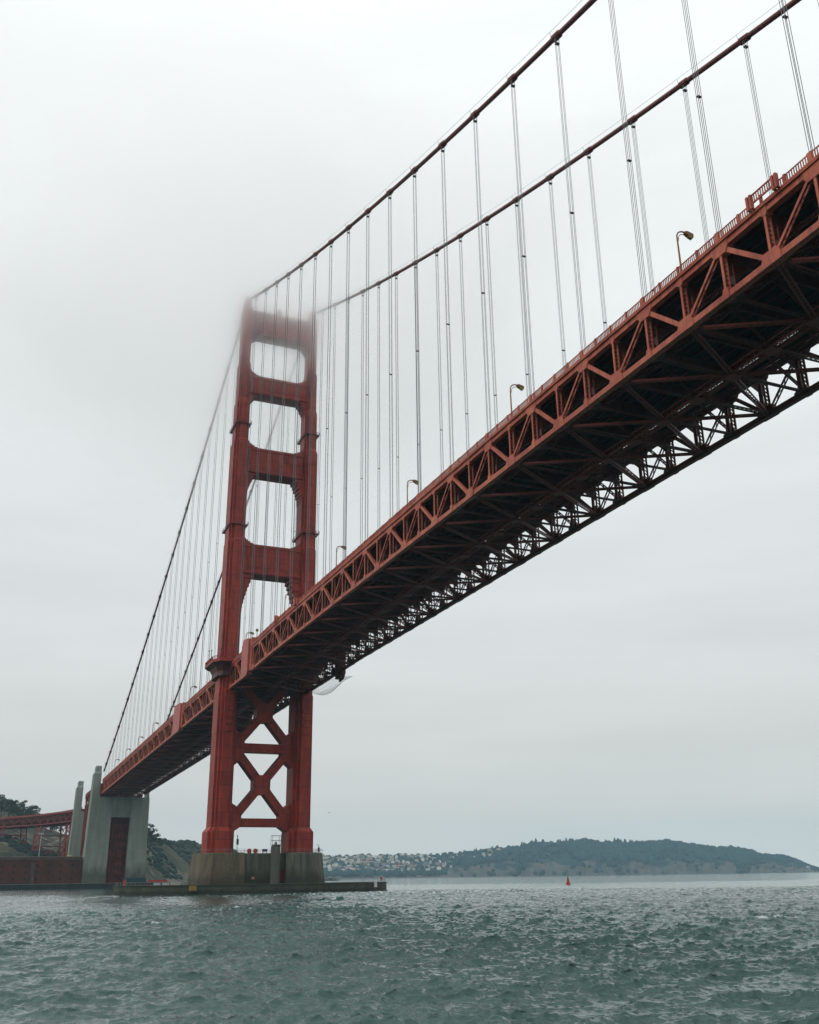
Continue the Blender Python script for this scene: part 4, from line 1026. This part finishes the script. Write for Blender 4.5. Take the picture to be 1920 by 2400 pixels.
# houses, each its own object
HC = {'white': (.85, .85, .82), 'cream': (.68, .62, .50), 'pale grey': (.50, .52, .52), 'tan': (.36, .28, .20), 'pale pink': (.50, .34, .30), 'grey': (.22, .24, .25)}
ROOFC = {'dark': (.06, .06, .065), 'brown': (.14, .08, .06), 'pale': (.33, .33, .32)}
HM = {k: flat('stucco_'+k.replace(' ', '_'), c, .9, scale=.3, var=.12) for k, c in HC.items()}
RM = {k: flat('roof_'+k, c, .9, scale=.3) for k, c in ROOFC.items()}
M_WIN = flat('far_window', (.05, .06, .07), .2)
hcache = {}
def house_mesh(c, rf, gable, w, d, h):
    key = (c, rf, gable, w, d, h)
    if key in hcache: return hcache[key]
    mb = MB(); mb.box(-w/2, w/2, -d/2, d/2, -6, h)
    if gable: mb.prism_xz([(-w/2-.4, h), (w/2+.4, h), (0, h+w*.28)], -d/2-.4, d/2+.4, 1)
    else: mb.box(-w/2-.3, w/2+.3, -d/2-.3, d/2+.3, h, h+.7, 1); mb.box(-w*.15, w*.2, -d*.2, d*.2, h+.7, h+2.2, 0)
    nb = max(2, int(w/3.4))
    for fl in range(max(1, int(h/3.3))):
        for k in range(nb):
            x = -w/2+(k+.5)*w/nb
            mb.box(x-.7, x+.7, d/2-.05, d/2+.08, 1+fl*3.2, 2.6+fl*3.2, 2)
    me = mb.build('tmp', [HM[c], RM[rf], M_WIN]); m = me.data; bpy.data.objects.remove(me); hcache[key] = m; return m
NROW = 9; total = 0
rown = ['lowest', 'second lowest', 'third lowest', 'fourth lowest', 'middle', 'fourth highest', 'third highest', 'second highest', 'highest']
def ordin(n): return ordn[n] if n < 10 else (f'{n+1}' + {1: 'st', 2: 'nd', 3: 'rd'}.get((n+1) % 10 if not 10 < (n+1) % 100 < 14 else 0, 'th'))
for r_ in range(NROW):
    v = .17+.95*r_/(NROW-1); pxe = 1060 if r_ < 7 else 1120
    if r_ in (4, 5, 6): pxe = 1175
    px = 672+rs.uniform(0, 10); k = 0
    while px < pxe and total < 298:
        if px > 1010 and rs.random() < .45: px += rs.uniform(8, 18); continue
        c = rs.choice(list(HC), p=[.22, .24, .2, .1, .12, .12]); rf = rs.choice(list(ROOFC), p=[.4, .25, .35]); gb = rs.random() < .45
        w, d, h = float(rs.choice([9, 12, 16, 22])), 12.0, float(rs.choice([6.5, 9, 12]))
        q = far_ground(px, v+rs.uniform(-.05, .05))
        o = bpy.data.objects.new('hillside_house', house_mesh(str(c), str(rf), gb, w, d, h)); COL.objects.link(o)
        o.location = (q[0], q[1], q[2]+.3); o.rotation_euler = (0, 0, math.atan2(CAMP[1]-q[1], CAMP[0]-q[0])-math.pi/2+rs.uniform(-.35, .35))
        tag(o, f'{c} {"gabled" if gb else "flat-roofed"} house, {ordin(k)} from left in {rown[r_]} row of far town', 'house', 'houses of the far hillside town')
        total += 1; k += 1; px += (w*1.0)*FOC/3900 + rs.uniform(1.4, 6.0)
q = far_ground(935, .35); t_ = thing('red_roofed_hall', 'hall with one long sloping red roof among the houses of the far town', 'building', loc=(q[0], q[1], q[2]), rz=math.atan2(CAMP[1]-q[1], CAMP[0]-q[0])-math.pi/2)
mb = MB(); mb.box(-9, 9, -8, 8, -6, 6); mb.build('wall', HM['pale pink'], t_)
mb = MB(); mb.prism_xz([(10, 5), (6, 5.5), (-10, 26), (-6, 27), (8, 12)], -5, 9); mb.build('roof', flat('faded_red_roof', (.45, .09, .08)), t_)
q = far_ground(1897, .2); t_ = thing('shore_hut', 'lone small white building low on the tip of the headland', 'building', loc=(q[0], q[1], q[2]), rz=.8)
mb = MB(); mb.box(-8, 8, -6, 6, -5, 7); mb.build('wall', M_WHITE, t_); mb = MB(); mb.prism_xz([(-9, 7), (9, 7), (0, 11)], -6.5, 6.5); mb.build('roof', RM['pale'], t_)

# rocks behind the fender's right side
mb = MB(); rr = np.random.default_rng(4)
for k in range(9):
    v = IV*(1+rr.normal(0, .2, (len(IV), 1)))*np.array([rr.uniform(3, 6), rr.uniform(3, 6), rr.uniform(1, 2.1)]) + np.array([(k-4)*3.4, rr.uniform(-2, 2), .4+.25*(k % 3)])
    o_ = len(mb.v); mb.v += [tuple(p) for p in v]; mb.f += [tuple(int(i)+o_ for i in f) for f in IF]; mb.mi += [0]*len(IF)
x, y = at_px(762, 1500); o = mb.build('rock_islet', M_ROCK); o.location = (x, y, WATER_Z); o.scale = (1.2, 1.2, 1.3); tag(o, 'low dark rock in the water just right of the pier', 'rock')

# ------------------------------------------------------------------ buoy and gull
bx, by = at_px(1331, 505)
buoy = thing('channel_buoy', 'small red conical channel buoy out on the water at right', 'buoy', loc=(bx, by, WATER_Z-.1))
mb = MB(); mb.loft([[(r*math.cos(a), r*math.sin(a), z) for a in [q*math.pi/8 for q in range(16)]] for z, r in ((-.6, 1.0), (0, 1.25), (.6, 1.25), (.8, 1.0), (1.0, .75))]); mb.build('float', M_REDP, buoy, True)
mb = MB()
for k in range(4):
    a = k*math.pi/2+.4; mb.beam((.8*math.cos(a), .8*math.sin(a), .9), (.22*math.cos(a), .22*math.sin(a), 3.5), .12, .12)
mb.loft([[(r*math.cos(a), r*math.sin(a), z) for a in [q*math.pi/8 for q in range(16)]] for z, r in ((1.0, .72), (2.4, .45), (3.4, .22))])
mb.build('tower', M_REDP, buoy)
mb = MB(); mb.tube([(0, 0, 3.4), (0, 0, 4.0)], [.2, .12], 8); mb.build('lantern', M_DARK, buoy)
d = fw + r2*(772-960)/FOC - u2*(1905-1200)/FOC; d.normalize(); gp = Vector(CAMP)+d*300
gull = thing('flying_gull', 'gull gliding low in the grey sky right of the tower', 'bird', loc=gp, rz=.6)
mb = MB(); mb.loft([[(x, r*math.cos(a), r*.8*math.sin(a)) for a in [q*math.pi/4 for q in range(8)]] for x, r in ((-.34, .015), (-.2, .05), (0, .09), (.15, .08), (.24, .05), (.3, .055), (.36, .03), (.42, .008))])
for s in (1, -1):
    W = [(0, .0, .04, .20, .05), (s*.28, .06, .20, .16, .03), (s*.6, .0, .13, .08, .012)]
    for (y0, x0, z0, c0, t0), (y1, x1, z1, c1, t1) in zip(W[:-1], W[1:]):
        mb.quad_box([(x0-c0/2, y0, z0-t0/2), (x0+c0/2, y0, z0-t0/2), (x1+c1/2, y1, z1-t1/2), (x1-c1/2, y1, z1-t1/2), (x0-c0/2, y0, z0+t0/2), (x0+c0/2, y0, z0+t0/2), (x1+c1/2, y1, z1+t1/2), (x1-c1/2, y1, z1+t1/2)])
mb.build('body', flat('gull_feathers', (.18, .19, .20)), gull)

# ------------------------------------------------------------------ water
def ocean_tile(n, L, wind, wdir, seed, small):
    rs = np.random.default_rng(seed); k1 = np.fft.fftfreq(n, d=L/n)*2*np.pi; KX, KY = np.meshgrid(k1, k1); K = np.hypot(KX, KY); K[0, 0] = 1
    Lw = wind**2/9.81; c = (KX*math.cos(wdir)+KY*math.sin(wdir))/K
    P = np.exp(-1/(K*Lw)**2)/K**4*(np.abs(c)**4*.94+.06)*np.exp(-(K*small)**2); P[0, 0] = 0
    h = (rs.normal(size=(n, n))+1j*rs.normal(size=(n, n)))*np.sqrt(P)
    z = np.real(np.fft.ifft2(h)); s = z.std(); h = h/s
    z = np.real(np.fft.ifft2(h)); dx = np.real(np.fft.ifft2(-1j*KX/K*h)); dy = np.real(np.fft.ifft2(-1j*KY/K*h))
    return z, dx, dy, L
def samp(T, L, x, y):
    n = T.shape[0]; u = (x/L % 1)*n; v = (y/L % 1)*n; i = np.floor(u).astype(int); j = np.floor(v).astype(int); fu = u-i; fv = v-j; i %= n; j %= n; i1 = (i+1) % n; j1 = (j+1) % n
    return (T[j, i]*(1-fu)+T[j, i1]*fu)*(1-fv)+(T[j1, i]*(1-fu)+T[j1, i1]*fu)*fv
WD = YAW+math.pi-.25
tiles = [(ocean_tile(512, 131.0, 4.4, WD, 1, .14), .072, 1.0), (ocean_tile(512, 47.0, 2.2, WD+.35, 2, .04), .052, 1.1), (ocean_tile(512, 17.3, 1.35, WD-.3, 3, .012), .030, 1.1)]
dists = [12.0]
while dists[-1] < 620: dists.append(dists[-1]*1.0021+.002)
while dists[-1] < 7200: dists.append(dists[-1]*1.012)
D = np.array(dists); AZ = np.linspace(-.62, .62, 900)+YAW
Dm, Am = np.meshgrid(D, AZ, indexing='ij'); X = CAMP[0]+Dm*np.cos(Am); Y = CAMP[1]+Dm*np.sin(Am)
side_ang = (Am-YAW)   # + is left of the view
edge = fbm(X, Y, 90, 4, 77)*110
calm = sstep(330, 400, Dm+edge*.5)
calm = np.maximum(calm, .75*sstep(.09, .17, side_ang+edge*.0006)*sstep(150, 215, Dm+edge*.5))
calm = calm*(1-np.clip(1.2*np.exp(-((np.hypot((X+25)/75, (Y-40)/26))**2)), 0, 1))
amp = (1-.78*calm)*(.72+.9*(fbm(X, Y, 55, 3, 21)+.5)*.6)*np.clip(1.25-.0*Dm, 0, 2)
swell = (1+.9*sstep(120, 30, Dm)*sstep(.05, -.25, side_ang))
Zw = np.zeros_like(X); DX = np.zeros_like(X); DY = np.zeros_like(X)
for i, ((z, dx_, dy_, L), a, ch) in enumerate(tiles):
    q = a*amp*(swell if i == 0 else 1); xr = X*math.cos(i*.2)+Y*math.sin(i*.2); yr = -X*math.sin(i*.2)+Y*math.cos(i*.2)
    Zw += q*samp(z, L, xr, yr); ax = samp(dx_, L, xr, yr); ay = samp(dy_, L, xr, yr)
    DX += -ch*q*(ax*math.cos(i*.2)-ay*math.sin(i*.2)); DY += -ch*q*(ax*math.sin(i*.2)+ay*math.cos(i*.2))
# crests sharpen, troughs flatten
Zs = Zw/(amp*.14+1e-6); Zw = Zw+amp*.018*(Zs**2-1)*(1-calm)
far_fade = np.clip(1-(Dm-500)/300, .0, 1)
V = np.stack([X+DX*far_fade, Y+DY*far_fade, WATER_Z+Zw*far_fade], -1).reshape(-1, 3)
nd, na = X.shape; I = np.arange(nd*na).reshape(nd, na); F = np.stack([I[:-1, :-1], I[1:, :-1], I[1:, 1:], I[:-1, 1:]], -1).reshape(-1, 4)
F = F[:, ::-1]
# foam: on the sharpest crests, and in the tide rip off the fender
rip = np.exp(-((np.hypot((X+18)/70, (Y-44)/22))**2)) + .8*np.exp(-((np.hypot((X+60)/50, (Y-40)/16))**2)) + .5*np.exp(-((np.hypot((X-15)/60, (Y-140)/26))**2))*.8
fo = fbm(X, Y, 5, 4, 55)+.5; fo2 = fbm(X, Y, 28, 3, 66)+.5
fo3 = fbm(X*1.0, Y*1.0, 1.1, 3, 91)+.5
fo4 = fbm(X*1.0, Y*1.0, .5, 2, 93)+.5
foam = sstep(2.25, 2.9, Zs+1.1*(fo2-.5)*2+rip*2.1*(fo > .45)-1.2*sstep(130, 50, Dm)+.6*sstep(60, 120, Dm)*(fo2 > .55))*sstep(.50, .60, fo3*.5+fo4*.5)*(1-calm*.85)
el = np.hypot(X/46.3, Y/24.2); wash = (sstep(1.10, 1.0, el)*sstep(.40, .56, fo*.5+fo3*.5) + .5*sstep(1.35, 1.05, el)*sstep(.56, .66, fo*.5+fo4*.5))*(Y > -6)
foam = np.clip(foam+.8*wash+sstep(.985, 1.0, fo*(.86+.14*(fo2)))*.0, 0, 1)
def water_mat():
    m, t, b = newmat('grey_green_sea')
    a = N(t, 'ShaderNodeAttribute'); a.attribute_name = 'foam'
    n = noise_node(t, .9, 4, coord='Generated'); 
    tcn = N(t, 'ShaderNodeNewGeometry')
    def wn(scale, st, det=4):
        mp = N(t, 'ShaderNodeMapping'); mp.inputs['Scale'].default_value = st; mp.inputs['Rotation'].default_value = (0, 0, WD)
        q = N(t, 'ShaderNodeTexNoise'); q.inputs['Scale'].default_value = scale; q.inputs['Detail'].default_value = det; q.inputs['Roughness'].default_value = .6
        t.links.new(tcn.outputs['Position'], mp.inputs[0]); t.links.new(mp.outputs[0], q.inputs[0]); return q.outputs[0]
    murk = ramp2(t, wn(.02, (1, 1, 1)), [(.35, (.030, .072, .066)), (.65, (.052, .105, .095))])
    c = mixc(t, a.outputs['Fac'], murk, (.62, .68, .66))
    t.links.new(c, b.inputs['Base Color'])
    r = N(t, 'ShaderNodeMapRange'); r.inputs[3].default_value = .06; r.inputs[4].default_value = .8; t.links.new(a.outputs['Fac'], r.inputs[0]); t.links.new(r.outputs[0], b.inputs['Roughness'])
    b.inputs['IOR'].default_value = 1.333; b.inputs['Specular IOR Level'].default_value = .5
    h1 = wn(2.6, (1, .6, 1), 5); h2 = wn(.55, (1, .5, 1), 3)
    s = N(t, 'ShaderNodeMath', operation='MULTIPLY_ADD'); s.inputs[1].default_value = .35; t.links.new(h1, s.inputs[0]); t.links.new(h2, s.inputs[2])
    bump(t, b, s.outputs[0], .75, .32)
    return m
water = npmesh('water', V, F, water_mat()); tag(water, kind='structure')
at = water.data.attributes.new('foam', 'FLOAT', 'POINT'); at.data.foreach_set('value', foam.ravel().astype(np.float32))
# the rest of the bay, outside the finely modelled sector
mb = MB(); RB = 7150
ang0, ang1 = YAW+.618, YAW-.618+2*math.pi
n = 40; ring_o = [(CAMP[0]+RB*math.cos(ang0+(ang1-ang0)*k/n), CAMP[1]+RB*math.sin(ang0+(ang1-ang0)*k/n), WATER_Z-.25) for k in range(n+1)]
o_ = len(mb.v); mb.v = [(CAMP[0], CAMP[1], WATER_Z-.25)]+ring_o; mb.f = [(0, k+1, k+2) for k in range(n)]; mb.mi = [0]*n
bay = mb.build('water', water.data.materials[0]); tag(bay, kind='structure')
mb = MB(); r0 = 12.6; mb.v = [(CAMP[0], CAMP[1], WATER_Z-.3)]+[(CAMP[0]+r0*math.cos(YAW-.63+1.26*k/12), CAMP[1]+r0*math.sin(YAW-.63+1.26*k/12), WATER_Z-.25) for k in range(13)]; mb.f = [(0, k+1, k+2) for k in range(12)]; mb.mi = [0]*12
b2 = mb.build('water', water.data.materials[0]); tag(b2, kind='structure')

# ------------------------------------------------------------------ air: even haze, and the low cloud round the tower top
def vol_mat(name, col, dens, aniso=.0):
    m = bpy.data.materials.new(name); m.use_nodes = True; t = m.node_tree; t.nodes.clear()
    o = N(t, 'ShaderNodeOutputMaterial'); v = N(t, 'ShaderNodeVolumePrincipled'); v.inputs['Color'].default_value = (*col, 1); v.inputs['Density'].default_value = dens; v.inputs['Anisotropy'].default_value = aniso
    t.links.new(v.outputs[0], o.inputs['Volume']); return m
mb = MB(); mb.box(-5900, 7300, -6600, 7500, -8, 380)
hz = mb.build('haze', vol_mat('haze_air', (.55, .80, .93), 7.8e-5)); tag(hz, 'thin pale sea haze over the whole bay', 'haze', kind='stuff')
FOG = [((-8, -50, 246), (165, 175, 92), .0026, 1), ((-8, -45, 246), (150, 160, 76), .0115, 2), ((-5, -35, 248), (130, 140, 62), .017, 3), ((0, -28, 250), (115, 120, 50), .028, 4)]
for c, rad, dn, sd in FOG:
    me = bpy.data.meshes.new('fog'); import bmesh
    bm = bmesh.new(); bmesh.ops.create_icosphere(bm, subdivisions=5, radius=1)
    for v in bm.verts:
        k = 1+.30*mnoise.noise(v.co*1.7+Vector((sd*0.35, 0, 0)))+.20*mnoise.noise(v.co*4.5+Vector((sd*.8, 2, 0)))+.11*mnoise.noise(v.co*10+Vector((sd, 5, 0)))
        v.co = Vector((v.co.x*rad[0]*k, v.co.y*rad[1]*k, v.co.z*rad[2]*k*(.42 if v.co.z > 0 else 1)))
    bm.to_mesh(me); bm.free(); me.materials.append(vol_mat('fog_air', (1.0, 1.0, 1.0), dn, .94))
    o = bpy.data.objects.new('fog_bank', me); COL.objects.link(o); o.location = c
    tag(o, 'low pale fog swallowing the top of the tower', 'fog', 'layers of the fog bank', 'stuff')
